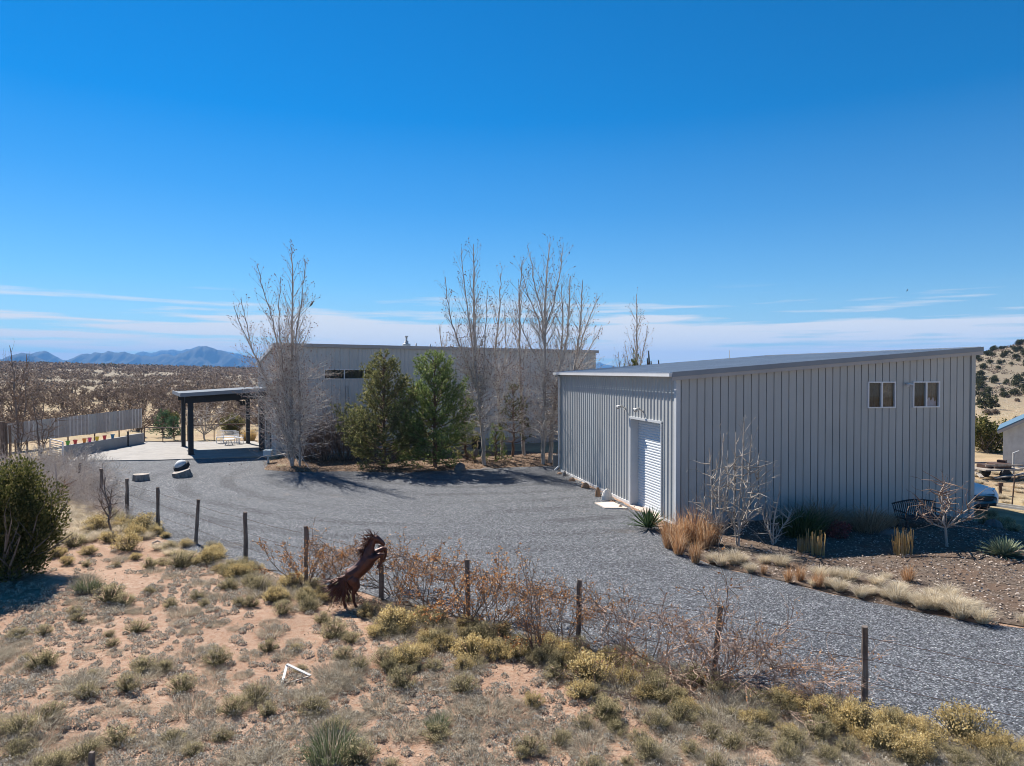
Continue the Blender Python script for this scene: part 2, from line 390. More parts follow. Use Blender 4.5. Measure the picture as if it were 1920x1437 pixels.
M = dict(
    ground=m_ground(), gravel=m_gravel(), mulch=m_mulch(),
    shed=m_wall('grey_steel_cladding', (.40, .412, .41), (.32, .305, .285)),
    house=m_wall('weathered_steel_cladding', (.50, .50, .49), (.38, .36, .33)),
    trim=plain('pale_trim', (.50, .52, .54), .4, .06, .8),
    gut=plain('painted_gutter', (.62, .63, .64), .35, .06, .8),
    rake=plain('rake_trim', (.20, .225, .26), .4, .08, .8),
    rake2=plain('rake_trim_lower', (.38, .36, .35), .5, .08, .8),
    roof=plain('blue_grey_metal_roof', (.40, .44, .48), .5, .10, .6, .1),
    door=plain('roller_door_paint', (.56, .60, .64), .4, .04, .5),
    steel=plain('blue_grey_fascia', (.20, .23, .27), .4, .08),
    winframe=plain('white_vinyl', (.72, .73, .75), .4, .05),
    glass=m_glass('window_glass'),
    dark=plain('dark_interior', (.02, .021, .024), .8),
    curtain=plain('brown_curtain', (.26, .19, .135), .9, .5, 3.5, dirt=(.05, .04, .035)),
    cloth=plain('pale_cloth', (.66, .58, .62), .9, .15, 6, dirt=(.5, .28, .34)),
    greycurt=plain('grey_curtain', (.055, .054, .055), .9, .5, 3.5, dirt=(.03, .03, .03)),
    white=plain('white_paint', (.42, .42, .41), .5, .1, 4, dirt=(.42, .40, .37)),
    conc=m_concrete('patio_concrete', (.31, .295, .275)),
    block=m_concrete('block_concrete', (.33, .33, .33)),
    stone=m_concrete('pale_flagstone', (.62, .53, .46)),
    black=plain('dark_painted_steel', (.018, .022, .028), .7, .15),
    rust=plain('rusty_steel', (.085, .048, .035), .8, .3, 8),
    galv=None,
    wood=m_bark('grey_post_wood', (.075, .058, .048), (.25, .21, .18), 9),
    stump=m_bark('weathered_log', (.10, .085, .075), (.40, .36, .32), 8),
    plank=m_bark('weathered_plank', (.22, .18, .15), (.46, .42, .37), 7),
    barkpale=m_bark('pale_poplar_bark', (.24, .21, .185), (.55, .51, .47), 5),
    barkgrey=m_bark('grey_bark', (.10, .085, .075), (.28, .245, .22), 6),
    barkpine=m_bark('pine_bark', (.09, .055, .04), (.24, .16, .115), 6),
    twig=veg('pale_twigs', [(0, (.32, .28, .245)), (.5, (.54, .49, .44)), (1, (.74, .69, .63))], .05),
    twigw=veg('whitish_twigs', [(0, (.34, .29, .24)), (1, (.58, .52, .45))], .05),
    twigd=veg('dark_twigs', [(0, (.13, .092, .068)), (1, (.31, .235, .185))], .05),
    twigr=veg('red_brown_twigs', [(0, (.20, .135, .10)), (1, (.47, .35, .28))], .05),
    bud=veg('brown_buds', [(0, (.15, .10, .085)), (1, (.36, .26, .22))], .2),
    pine=veg('pine_needles', [(0, (.065, .088, .032)), (.45, (.19, .21, .08)), (.85, (.38, .36, .16)), (1, (.60, .52, .29))], .42),
    pine2=veg('bright_pine_needles', [(0, (.065, .12, .034)), (.5, (.195, .265, .08)), (1, (.42, .45, .19))], .42),
    pinef=veg('sparse_pine_needles', [(0, (.06, .075, .025)), (1, (.17, .18, .07))], .3),
    juni=veg('juniper_foliage', [(0, (.05, .060, .020)), (.5, (.125, .135, .044)), (.85, (.24, .22, .08)), (1, (.38, .31, .13))], .32),
    junid=veg('dark_juniper_foliage', [(0, (.030, .038, .020)), (.6, (.072, .080, .042)), (1, (.15, .14, .075))], .2),
    spruce=veg('blue_green_needles', [(0, (.045, .09, .05)), (1, (.14, .23, .12))], .3),
    rab=veg('rabbitbrush_heads', [(0, (.36, .26, .10)), (.45, (.62, .48, .22)), (1, (.82, .69, .40))], .4),
    rabs=veg('rabbitbrush_stems', [(0, (.10, .095, .055)), (1, (.30, .27, .16))], .25),
    olive=veg('olive_shrub_leaves', [(0, (.23, .20, .11)), (.5, (.45, .385, .215)), (1, (.66, .575, .36))], .5),
    grey=veg('grey_dry_grass', [(0, (.22, .19, .14)), (.5, (.40, .355, .275)), (1, (.60, .54, .43))], .35),
    mat=veg('grey_mat_grass', [(0, (.19, .170, .138)), (.5, (.40, .365, .305)), (1, (.64, .59, .50))], .25),
    sage=veg('green_shrub_leaves', [(0, (.09, .12, .06)), (1, (.24, .27, .15))], .25),
    tan=veg('bleached_grass', [(0, (.44, .35, .23)), (.5, (.66, .57, .42)), (1, (.86, .80, .67))], .35),
    rusty=veg('rust_grass', [(0, (.26, .135, .065)), (.5, (.47, .285, .15)), (1, (.76, .60, .42))], .35),
    orange=veg('orange_dead_leaves', [(0, (.24, .09, .034)), (.5, (.48, .225, .085)), (1, (.76, .48, .25))], .4),
    brown=veg('brown_leaf_litter', [(0, (.13, .075, .042)), (.5, (.30, .19, .115)), (1, (.55, .42, .30))], .2),
    chips=veg('pale_wood_chips', [(0, (.11, .08, .06)), (.6, (.29, .235, .195)), (1, (.56, .49, .43))], .05),
    cholla=veg('cholla_stems', [(0, (.10, .074, .055)), (.55, (.225, .170, .130)), (1, (.45, .365, .295))], .2),
    gold=veg('gold_grass', [(0, (.36, .25, .10)), (1, (.66, .50, .26))], .35),
    yucca=veg('yucca_leaves', [(0, (.035, .065, .028)), (.6, (.09, .14, .065)), (1, (.23, .27, .14))], .12),
    agave=veg('agave_leaves', [(0, (.16, .20, .13)), (1, (.42, .46, .31))], .08),
    teal=veg('teal_agave_leaves', [(0, (.07, .16, .15)), (1, (.16, .30, .27))], .08),
    dkgrass=veg('dark_green_grass', [(0, (.03, .055, .022)), (1, (.12, .15, .065))], .2),
    brgrass=veg('brown_shade_grass', [(0, (.20, .15, .10)), (1, (.52, .41, .29))], .25),
    redbr=veg('red_brown_leaves', [(0, (.15, .05, .05)), (1, (.32, .13, .12))], .2),
    horse=plain('rusted_sheet_steel', (.085, .030, .022), .48, .35, 9, .35, .2, dirt=(.14, .055, .03)),
    rock=m_concrete('brown_rock', (.26, .16, .10)),
    rockw=m_concrete('white_rock', (.66, .63, .58)),
    rockg=m_concrete('grey_rock', (.17, .155, .145)),
    tyre=plain('black_rubber', (.022, .022, .024), .8, .2),
    bluemetal=plain('blue_metal_roof', (.085, .155, .215), .4, .08),
    stucco=plain('weathered_stucco', (.56, .57, .57), .9, .12, 2.0, dirt=(.42, .42, .42), bump=.2),
    blue=plain('blue_tarp', (.10, .36, .62), .5, .2, 6), car=plain('white_car_paint', (.88, .87, .85), .6, .01, 1, spec=.25),
    chrome=plain('headlamp', (.45, .48, .52), .15, .05, 1, .6),
    bird=plain('dark_feathers', (.03, .026, .025), .8), hose=plain('black_hose', (.02, .02, .022), .5),
)
def m_galv():
    t = NT('aged_corrugated_metal'); O = t.obj()
    mp = t.n('ShaderNodeMapping'); mp.inputs['Scale'].default_value = (1.1, 1.1, .18); t.l(O, mp.inputs[0])
    f = t.noise(1.6, 6, .7, mp.outputs[0])
    col = t.ramp(f, [(.3, (.44, .40, .38)), (.5, (.66, .64, .62)), (.7, (.80, .80, .80))])
    return t.pbr(col, .6, .1, None, .4)
M['galv'] = m_galv(); M['galvd'] = plain('shaded_rib_metal', (.40, .37, .35), .6, .2, 3)  # galvd: darker copy for alternate rib faces, rib shade put into the colour

# ---------------------------------------------------------------- ground, gravel, beds
def axis(lo, hi, step, far, growth):
    a = list(np.arange(lo, hi + 1e-6, step)); s = step
    while a[-1] < far: s *= growth; a.append(a[-1] + s)
    return a
ys = axis(5, 30, .25, 12000, 1.045); ys = [-60, -30, -12, -4, 0, 3] + ys
xp = axis(0, 16, .25, 9500, 1.055); xs = [-x for x in reversed(xp[1:])] + xp
XX, YY = np.meshgrid(xs, ys)
ZZ = gz(XX, YY)
nx, ny = len(xs), len(ys)
mb = MB(); I = np.arange(nx * ny).reshape(ny, nx)
mb.add(np.stack([XX, YY, ZZ], -1).reshape(-1, 3), np.stack([I[:-1, :-1], I[:-1, 1:], I[1:, 1:], I[1:, :-1]], -1).reshape(-1, 4))
tag(mb.build('ground', M['ground'], smooth=True), kind='structure')

def sheet(name, poly, step, zf, mat):
    pts = [Vector(p) for p in poly]; n = len(pts)
    x0 = min(p[0] for p in poly); x1 = max(p[0] for p in poly); y0 = min(p[1] for p in poly); y1 = max(p[1] for p in poly)
    gx, gy = np.meshgrid(np.arange(x0, x1, step), np.arange(y0, y1, step)); gx = gx.ravel(); gy = gy.ravel()
    k = poly_dist(gx, gy, poly) < -step * .4
    allp = pts + [Vector((a + rg.uniform(-.1, .1) * step, b + rg.uniform(-.1, .1) * step)) for a, b in zip(gx[k], gy[k])]
    v, e, f, *_ = delaunay_2d_cdt(allp, [], [list(range(n))], 1, 1e-5)
    X = np.array([p.x for p in v]); Y = np.array([p.y for p in v])
    d = -poly_dist(X, Y, poly)
    Z = zf(X, Y, d)
    b = MB(); b.add(np.stack([X, Y, Z], 1), np.array([list(q) for q in f]))
    return tag(b.build(name, mat, smooth=True), kind='structure')
sheet('gravel_yard', GRAVEL, .8, lambda X, Y, d: gbase(X, Y) + .014 + np.clip(d, 0, .4) * .05, M['gravel'])
mulchz = lambda X, Y, d: gbase(X, Y) + .022 + .05 * sst(0, .6, d) + .05 * (fbm(X / 1.2, Y / 1.2, 3) - .3) * sst(0, .6, d)
sheet('mulch_bed', MULCH, .35, mulchz, M['mulch'])
litz = lambda X, Y, d: .024 + .10 * sst(0, 1.0, d) + .10 * (fbm(X / .8, Y / .8, 3) - .4) * sst(0, .5, d)
t_ = NT('soil_with_litter'); P_ = t_.pos()
lm = t_.pbr(t_.ramp(t_.noise(7, 6, .75, P_), [(.35, (.06, .04, .03)), (.55, (.18, .12, .08)), (.72, (.40, .29, .19))]), .95, 0, t_.bump(t_.noise(12, 5, .7, P_), .8, .05), .2)
sheet('planting_bed', LITTER, .35, litz, lm)
# patio slab
patio = [G(104, 867), G(300, 864.5), G(396, 861), G(504, 857), G(512, 843), G(476, 829), G(392, 830), G(262, 829), G(118, 858)]
b = MB(); n = len(patio)
b.add([(p.x, p.y, .03 if k == 99 else .0) for k, p in enumerate(patio)] + [(p.x, p.y, .075) for p in patio], [[i, (i + 1) % n, n + (i + 1) % n, n + i] for i in range(n)])
b.f.append((np.array([[n + i for i in range(n)]]), 0))
tag(b.build('patio', M['conc']), kind='structure')
b = MB()
for a, c in (((396, 861), (430, 829.5)), ((430, 846), (500, 843)), ((210, 862), (330, 830))):
    pa, pc = G(*a, .077), G(*c, .077); b.beam(pa, pc, .03, .004)
tag(b.build('patio_joint', M['block']), kind='structure')

# ---------------------------------------------------------------- cladding
def profile(s0, s1, kind, per=.305):
    """(s, depth) points of a ribbed steel sheet between s0 and s1"""
    pr = {'rib': [(0, 0), (.105, 0), (.135, .034), (.170, .034), (.200, 0)],
          'groove': [(0, 0), (.130, 0), (.136, -.045), (.162, -.045), (.168, 0)]}[kind]
    pts = []
    k = math.floor(s0 / per)
    while k * per < s1:
        pts += [(k * per + a * per / .305, d) for a, d in pr]; k += 1
    pts.append((k * per, 0))
    out = []
    S = [p[0] for p in pts]; D = [p[1] for p in pts]
    out.append((s0, float(np.interp(s0, S, D))))
    out += [(a, d) for a, d in pts if s0 + 1e-4 < a < s1 - 1e-4]
    out.append((s1, float(np.interp(s1, S, D))))
    return out
def clad(mb, O, d, nrm, s0, s1, zb, zt, kind='rib', m=0):
    pr = profile(s0, s1, kind); V = []
    for s, e in pr:
        p = O + d * s + nrm * e
        V.append((p.x, p.y, zb(s) if callable(zb) else zb)); V.append((p.x, p.y, zt(s) if callable(zt) else zt))
    mb.add(V, [(2 * i, 2 * i + 2, 2 * i + 3, 2 * i + 1) for i in range(len(pr) - 1)], m)
def clad_holes(mb, O, d, nrm, L, zb, zt, holes, kind):
    cur = 0.0
    for s0, s1, z0, z1 in sorted(holes):
        clad(mb, O, d, nrm, cur, s0, zb, zt, kind)
        if z0 > (zb if not callable(zb) else zb(s0)) + .02: clad(mb, O, d, nrm, s0, s1, zb, z0, kind)
        clad(mb, O, d, nrm, s0, s1, z1, zt, kind); cur = s1
    clad(mb, O, d, nrm, cur, L, zb, zt, kind)
Z1 = Vector((0, 0, 1))
def obox(mb, O, d, nrm, s0, s1, e0, e1, z0, z1, m=0):
    """box along a wall: s range, outward range, z range"""
    P = lambda s, e, z: tuple(O + d * s + nrm * e + Z1 * z)
    mb.hexa([P(s0, e0, z0), P(s1, e0, z0), P(s1, e1, z0), P(s0, e1, z0), P(s0, e0, z1), P(s1, e0, z1), P(s1, e1, z1), P(s0, e1, z1)], m)

def window(parent, O, d, nrm, s0, s1, z0, z1, panes, backs):
    """frame with panes set in a wall opening; backs = materials hanging behind each pane"""
    f = MB(); w = .045
    obox(f, O, d, nrm, s0, s1, -.05, .05, z0, z0 + w); obox(f, O, d, nrm, s0, s1, -.05, .05, z1 - w, z1)
    obox(f, O, d, nrm, s0, s0 + w, -.05, .048, z0 + w, z1 - w); obox(f, O, d, nrm, s1 - w, s1, -.05, .048, z0 + w, z1 - w)
    for k in range(1, panes):
        c = s0 + (s1 - s0) * k / panes; obox(f, O, d, nrm, c - .03, c + .03, -.05, .046, z0 + w, z1 - w)
    fr = f.build('window', M['winframe'], parent)
    for k in range(panes):
        a = s0 + (s1 - s0) * k / panes + .03; c = s0 + (s1 - s0) * (k + 1) / panes - .03
        g = MB(); g.add([tuple(O + d * q + nrm * -.01 + Z1 * z) for q, z in ((a, z0 + .03), (c, z0 + .03), (c, z1 - .03), (a, z1 - .03))], [(0, 1, 2, 3)]); g.build('pane', M['glass'], fr)
        h = MB(); ns = 9
        for i in range(ns):                # softly folded hanging behind the glass
            q0, q1 = a + (c - a) * i / ns, a + (c - a) * (i + 1) / ns
            e0 = -.10 - .035 * (i % 2); e1 = -.10 - .035 * ((i + 1) % 2)
            P = lambda s, e, z: tuple(O + d * s + nrm * e + Z1 * z)
            h.add([P(q0, e0, z0 - .1), P(q1, e1, z0 - .1), P(q1, e1, z1 + .1), P(q0, e0, z1 + .1)], [(0, 1, 2, 3)])
        mm = backs[k]
        h.build('curtain', mm, fr)
    return fr

# ================================================================ WORKSHOP (near steel building)
TH = radians(12.5)
dA = Vector((cos(TH), sin(TH), 0)); nA = Vector((sin(TH), -cos(TH), 0))     # shaded face toward the yard
dB = Vector((-sin(TH), cos(TH), 0)); nB = Vector((-cos(TH), -sin(TH), 0))   # sunlit door face
K = Vector((5.834, 25.07, 0)); LA, LB = 12.5, 14.5
EH, HH = 5.36, 6.30
zA = lambda s: EH + (HH - EH) * s / LA - .03
ws = thing('workshop', K, 'near grey ribbed steel workshop with sloping roof, roll-up door and two small windows', 'workshop')
def loc(o): o.location -= K
ZB = -.5
O0 = Vector((0, 0, 0))
wins = [(7.735, 8.95, 4.12, 5.12), (9.72, 10.93, 4.12, 5.12)]
b = MB(); clad_holes(b, O0, dA, nA, LA, ZB, zA, [tuple(w) for w in wins], 'groove'); b.build('wall', M['shed'], ws)
b = MB(); clad_holes(b, O0, dB, nB, LB, -.05, EH - .03, [(1.26, 4.25, -.05, 3.57)], 'rib'); b.build('wall', M['shed'], ws)
b = MB(); clad(b, dA * LA, dB, -nB, 0, LB, ZB, HH - .03, 'rib'); b.build('wall', M['shed'], ws)
b = MB(); clad(b, dB * LB, dA, -nA, 0, LA, ZB, zA, 'rib'); b.build('wall', M['shed'], ws)
# corner trims
b = MB()
obox(b, O0, dA, nA, -.06, .10, .0, .045, ZB, EH - .02); obox(b, O0, dB, nB, -.04, .16, .0, .05, -.05, EH - .10)
b.build('corner_trim', M['trim'], ws)
b = MB(); obox(b, O0, dA, nA, LA - .12, LA + .06, .0, .045, ZB, HH - .12); obox(b, dA * LA, dB, -nB, -.04, .12, .0, .05, ZB, HH - .1); b.build('corner_trim', M['shed'], ws)
b = MB(); obox(b, O0, dB, nB, LB - .10, LB + .04, .0, .05, -.05, EH - .06); b.build('corner_trim', M['shed'], ws)
b = MB(); obox(b, O0, dB, nB, 4.30, LB - .1, .0, .055, -.02, .11); obox(b, O0, dB, nB, .16, 1.2, .0, .055, -.02, .11); b.build('base_trim', M['gut'], ws)
# roof sheet with seams
ov, OE = .26, .16
sl = (HH - EH) / LA
rz_ = lambda s: EH + sl * s + .0
b = MB()
P = lambda s, t, z: tuple(dA * s + dB * t + Z1 * z)
s0, s1, t0, t1 = -ov, LA + .18, -OE, LB + OE
b.hexa([P(s0, t0, rz_(s0)), P(s1, t0, rz_(s1)), P(s1, t1, rz_(s1)), P(s0, t1, rz_(s0)), P(s0, t0, rz_(s0) + .10), P(s1, t0, rz_(s1) + .10), P(s1, t1, rz_(s1) + .10), P(s0, t1, rz_(s0) + .10)])
t = t0 + .2
while t < t1 - .1:
    b.hexa([P(s0, t, rz_(s0) + .098), P(s1, t, rz_(s1) + .098), P(s1, t + .06, rz_(s1) + .098), P(s0, t + .06, rz_(s0) + .098),
            P(s0, t + .015, rz_(s0) + .135), P(s1, t + .015, rz_(s1) + .135), P(s1, t + .045, rz_(s1) + .135), P(s0, t + .045, rz_(s0) + .135)]); t += .305
b.build('roof', M['roof'], ws)
def rake(e0, e1, zl, zh, m, nm):
    q = MB(); a, c = -ov - .02, LA + .26
    q.hexa([P(a, e0, rz_(a) + zl), P(c, e0, rz_(c) + zl), P(c, e1, rz_(c) + zl), P(a, e1, rz_(a) + zl), P(a, e0, rz_(a) + zh), P(c, e0, rz_(c) + zh), P(c, e1, rz_(c) + zh), P(a, e1, rz_(a) + zh)])
    return q.build(nm, m, ws)
rake(-OE - .05, -OE, -.03, .145, M['rake'], 'rake_trim'); rake(-OE - .03, -.05, -.16, -.032, M['rake2'], 'rake_trim')
rake(LB + OE, LB + OE + .05, -.14, .145, M['rake'], 'rake_trim')
b = MB(); q0, q1 = LA + .18, LA + .30
b.hexa([P(q0, t0, rz_(q0) - .12), P(q1, t0, rz_(q1) - .02), P(q1, t1, rz_(q1) - .02), P(q0, t1, rz_(q0) - .12), P(q0, t0, rz_(q0) + .16), P(q1, t0, rz_(q1) + .05), P(q1, t1, rz_(q1) + .05), P(q0, t1, rz_(q0) + .16)])
b.build('ridge_cap', M['rake'], ws)
# gutter + downspouts
b = MB(); a = -ov
ge = EH - sl * ov
for (u0, u1, z0, z1) in ((a - .13, a - .115, -.02, .10), (a - .115, a - .01, -.02, -.008), (a - .135, a - .12, .10, .115)):
    b.hexa([P(u0, t0, ge + z0), P(u1, t0, ge + z0), P(u1, t1, ge + z0), P(u0, t1, ge + z0), P(u0, t0, ge + z1), P(u1, t0, ge + z1), P(u1, t1, ge + z1), P(u0, t1, ge + z1)])
b.hexa([P(a - .13, t0 - .012, ge - .02), P(a - .01, t0 - .012, ge - .02), P(a - .01, t0, ge - .02), P(a - .13, t0, ge - .02), P(a - .13, t0 - .012, ge + .10), P(a - .01, t0 - .012, ge + .10), P(a - .01, t0, ge + .10), P(a - .13, t0, ge + .10)])
b.build('gutter', M['gut'], ws)
b = MB(); b.beam(P(-.12, LB - .02, .25), P(-.12, LB - .02, EH - .15), .09, .07); b.beam(P(-.12, LB - .02, .26), P(-.36, LB - .02, .06), .09, .07); b.beam(P(-.12, LB - .02, EH - .16), P(a - .06, LB - .02, ge), .09, .07)
b.build('downspout', M['gut'], ws)
# roller door in its recess
b = MB(); zz = .02; z = .02; V = []
prof = []
while z < 3.5: prof += [(z, 0), (z + .035, .022), (z + .07, .022), (z + .10, 0)]; z += .105
V = []
for (z, e) in prof:
    for s in (1.26, 4.25): V.append(tuple(dB * s + nB * (-.30 + e) + Z1 * z))
b.add(V, [(2 * i, 2 * i + 1, 2 * i + 3, 2 * i + 2) for i in range(len(prof) - 1)])
dr = b.build('roller_door', M['door'], ws)
b = MB(); obox(b, O0, dB, nB, 1.27, 4.24, -.31, -.26, .0, .09); b.build('bottom_bar', M['gut'], dr)
b = MB(); obox(b, O0, dB, nB, 4.20, 4.32, -.33, .06, -.03, 3.60); obox(b, O0, dB, nB, 1.20, 1.262, -.33, .06, -.03, 3.60); obox(b, O0, dB, nB, 1.20, 4.32, -.33, .065, 3.57, 3.66)
b.build('door_frame', M['trim'], ws)
b = MB(); obox(b, O0, dB, nB, 1.262, 4.2, -.33, .12, -.05, .018); b.build('door_sill', M['stone'], ws)
for s_, z_ in ((4.83, 3.95), (2.95, 3.93)):
    b = MB(); c = dB * s_ + nB * .04 + Z1 * z_
    b.tube([c - nB * .04, c + nB * .03], .06, 10); b.tube([c, c + nB * .16 + Z1 * .10], .022, 6)
    lt = b.build('security_light', M['white'], ws)
    for q in (-1, 1):
        e = MB(); h0 = c + nB * .17 + Z1 * .11; dd = (nB * 1.0 + dB * q * .55 - Z1 * .35).normalized()
        e.tube([h0 - dd * .04, h0 + dd * .08, h0 + dd * .22], [.035, .055, .075], 10); e.build('lamp_head', M['white'], lt, True)
for k, w in enumerate(wins):
    window(ws, O0, dA, nA, *w, 2, [M['greycurt'], M['curtain']])
w = wins[1]
b = MB(); pts = []
for i in range(11):
    s = w[0] + .64 + .5 * i / 10; pts.append((s, w[2] + .08 + .42 - .18 * abs(sin(i * .9)) - .12 * i / 10))
V = [];
for s, zt in pts: V += [tuple(O0 + dA * s - nA * .075 + Z1 * (w[2] + .03)), tuple(O0 + dA * s - nA * (.075 - .02 * sin(s * 30)) + Z1 * zt)]
b.add(V, [(2 * i, 2 * i + 2, 2 * i + 3, 2 * i + 1) for i in range(10)]); b.build('cloth', M['cloth'], [o for o in ws.children if o.name.startswith('window')][1])
b = MB(); c = dA * 9.45 + nA * .02 + Z1 * 5.03
b.tube([c, c + nA * .10], .045, 8); b.tube([c + nA * .09, c + nA * .17 - dA * .10 - Z1 * .06], [.03, .06], 8); b.tube([c + nA * .09, c + nA * .15 + dA * .14 - Z1 * .03], [.025, .045], 8); b.build('security_light', M['gut'], ws)
b = MB(); c = dA * 9.5 + dB * 13.2; b.tube([c + Z1 * (rz_(9.5) + .1), c + Z1 * (rz_(9.5) + .62)], .018, 6); b.tube([c + Z1 * (rz_(9.5) + .09), c + Z1 * (rz_(9.5) + .16)], .06, 8); b.build('antenna', M['white'], ws)

# ================================================================ MAIN BUILDING
TM = radians(27)
dC = Vector((cos(TM), sin(TM), 0)); nC = Vector((sin(TM), -cos(TM), 0)); dD = Vector((-sin(TM), cos(TM), 0)); nD = Vector((-cos(TM), -sin(TM), 0))
KM = at(518, 700, 46.0); KM.z = 0
LC, LD = 24.7, 8.4
hb = thing('main_building', KM, 'long pale grey steel building with high strip windows, standing behind the two pines', 'building')
ztC = lambda s: 7.22 - .15 * s / LC
zD = lambda s: 7.22 - 1.16 * s / LD
b = MB(); clad_holes(b, O0, dC, nC, LC, .55, ztC, [(3.05, 7.15, 4.98, 5.66)], 'rib'); b.build('wall', M['house'], hb)
b = MB(); obox(b, O0, dC, nC, .0, LC, -.06, .05, -.2, .56); b.build('base_skirt', M['block'], hb)
b = MB(); clad_holes(b, O0, dD, nD, LD, 0, zD, [(2.0, 3.0, 0, 2.2), (3.6, 6.2, .6, 2.2)], 'rib'); b.build('wall', M['house'], hb)
b = MB(); clad(b, dC * LC, dD, -nD, 0, LD, 0, zD, 'rib'); b.build('wall', M['house'], hb)
b = MB(); clad(b, dD * LD, dC, -nC, 0, LC, 0, lambda s: ztC(s) - 1.16, 'rib'); b.build('wall', M['house'], hb)
Q = lambda s, t, z: tuple(dC * s + dD * t + Z1 * (z + ztC(s) - 1.16 * t / LD))
b = MB(); a, c, e, g = -.15, LC + .15, -.12, LD + .2
b.hexa([Q(a, e, .0), Q(c, e, .0), Q(c, g, .0), Q(a, g, .0), Q(a, e, .08), Q(c, e, .08), Q(c, g, .08), Q(a, g, .08)]); b.build('roof', M['roof'], hb)
b = MB(); b.hexa([Q(a - .03, e - .06, -.12), Q(c + .03, e - .06, -.12), Q(c + .03, e, -.12), Q(a - .03, e, -.12), Q(a - .03, e - .06, .11), Q(c + .03, e - .06, .11), Q(c + .03, e, .11), Q(a - .03, e, .11)]); b.build('eave_trim', M['rake2'], hb)
b = MB(); b.hexa([Q(a - .06, e, -.12), Q(a, e, -.12), Q(a, g, -.12), Q(a - .06, g, -.12), Q(a - .06, e, .11), Q(a, e, .11), Q(a, g, .11), Q(a - .06, g, .11)]); b.build('rake_trim', M['trim'], hb)
b = MB(); obox(b, O0, dC, nC, -.05, .12, 0, .05, 0, 7.1); b.build('corner_trim', M['house'], hb)
window(hb, O0, dC, nC, 3.05, 7.15, 4.98, 5.66, 3, [M['greycurt'], M['greycurt'], M['greycurt']])
window(hb, O0, dD, nD, 3.6, 6.2, .6, 2.2, 2, [M['greycurt'], M['greycurt']])
b = MB(); obox(b, O0, dD, nD, 2.02, 2.98, -.06, -.01, .02, 2.18); dd_ = b.build('door', M['winframe'], hb); b = MB(); obox(b, O0, dD, nD, 2.15, 2.85, -.01, .0, .3, 2.0); b.build('door_pane', M['dark'], dd_)
b = MB(); c = dC * 4.55 + nC * .09; b.tube([c + Z1 * .3, c + Z1 * 4.55], .06, 8); b.build('drain_pipe', M['white'], hb)
b = MB(); obox(b, O0, dC, nC, 16.8, 19.6, .05, .10, 3.0, 3.12); obox(b, O0, dC, nC, 16.8, 21.6, .052, .08, 1.5, 1.6); b.build('wall_trim', M['rake'], hb)
def vent(s, t, h, r, cap=False, m='rake2', nm='vent_pipe'):
    q = MB(); base = Vector(Q(s, t, .0)); q.tube([base, base + Z1 * (h + .1)], r, 10)
    if cap:
        q.tube([base + Z1 * (h * .45), base + Z1 * (h * .50), base + Z1 * (h * .8), base + Z1 * (h * .85)], [r, r * 2.1, r * 2.1, r], 10)
        q.tube([base + Z1 * h, base + Z1 * (h + .35)], r * .5, 8); q.tube([base + Z1 * (h + .35), base + Z1 * (h + .45)], r * .9, 8)
    q.build(nm, M[m], hb, True)
vent(9.2, 1.2, .62, .14, True, 'white', 'chimney')
for s in (10.0, 10.7, 11.1, 12.9, 15.5): vent(s, 1.4, rg.uniform(.28, .5), .05)

# ================================================================ PERGOLA / PATIO ROOF
FL, FR = G(358, 855), G(491, 848)
dP = (FR - FL).normalized(); dQ = Vector((-dP.y, dP.x, 0))
pg = thing('patio_shelter', FL, 'dark steel patio shelter with flat metal roof beside the main building', 'patio shelter')
W_ = (FR - FL).length; BD = 5.9
R_ = lambda s, t, z: tuple(dP * s + dQ * t + Z1 * z)
for s, t, w in ((0, 0, .32), (W_, 0, .32), (0, BD, .27), (W_, BD, .27)):
    b = MB(); b.beam(R_(s, t, .07), R_(s, t, 3.45), w, w, up=tuple(dP)); b.beam(R_(s, t, .07), R_(s, t, .09), w + .12, w + .12, up=tuple(dP)); b.build('post', M['black'], pg)
zr = lambda s: .06 * s
for t in (0, BD):
    b = MB(); b.beam(R_(-.35, t, 3.63), R_(W_ + .3, t, 3.63 + zr(W_)), .2, .42); b.build('beam', M['black'], pg)
for s in (0, W_ * .33, W_ * .66, W_):
    b = MB(); b.beam(R_(s, -.5, 3.90 + zr(s)), R_(s, BD + .5, 3.90 + zr(s)), .1, .16); b.build('rafter', M['black'], pg)
b = MB(); a, c, e, g = -.62, W_ + .9, -.75, BD + .8
b.hexa([R_(a, e, 3.98), R_(c, e, 3.98 + zr(c)), R_(c, g, 3.98 + zr(c)), R_(a, g, 3.98), R_(a, e, 4.04), R_(c, e, 4.04 + zr(c)), R_(c, g, 4.04 + zr(c)), R_(a, g, 4.04)])
b.build('roof', plain('matt_shelter_roof', (.17, .195, .225), .85, .08, .6, spec=.1), pg)
b = MB(); b.beam(R_(a, e - .02, 4.0), R_(c, e - .02, 4.0 + zr(c)), .04, .24); b.beam(R_(a - .02, e, 4.0), R_(a - .02, g, 4.0), .04, .24); b.build('fascia', M['steel'], pg)
b = MB(); b.beam(R_(2.6, 2.0, 3.83), R_(3.4, 1.6, 3.35), .1, .1); b.box(R_(3.45, 1.6, 3.3), (.28, .22, .3)); b.build('speaker_bracket', M['black'], pg)
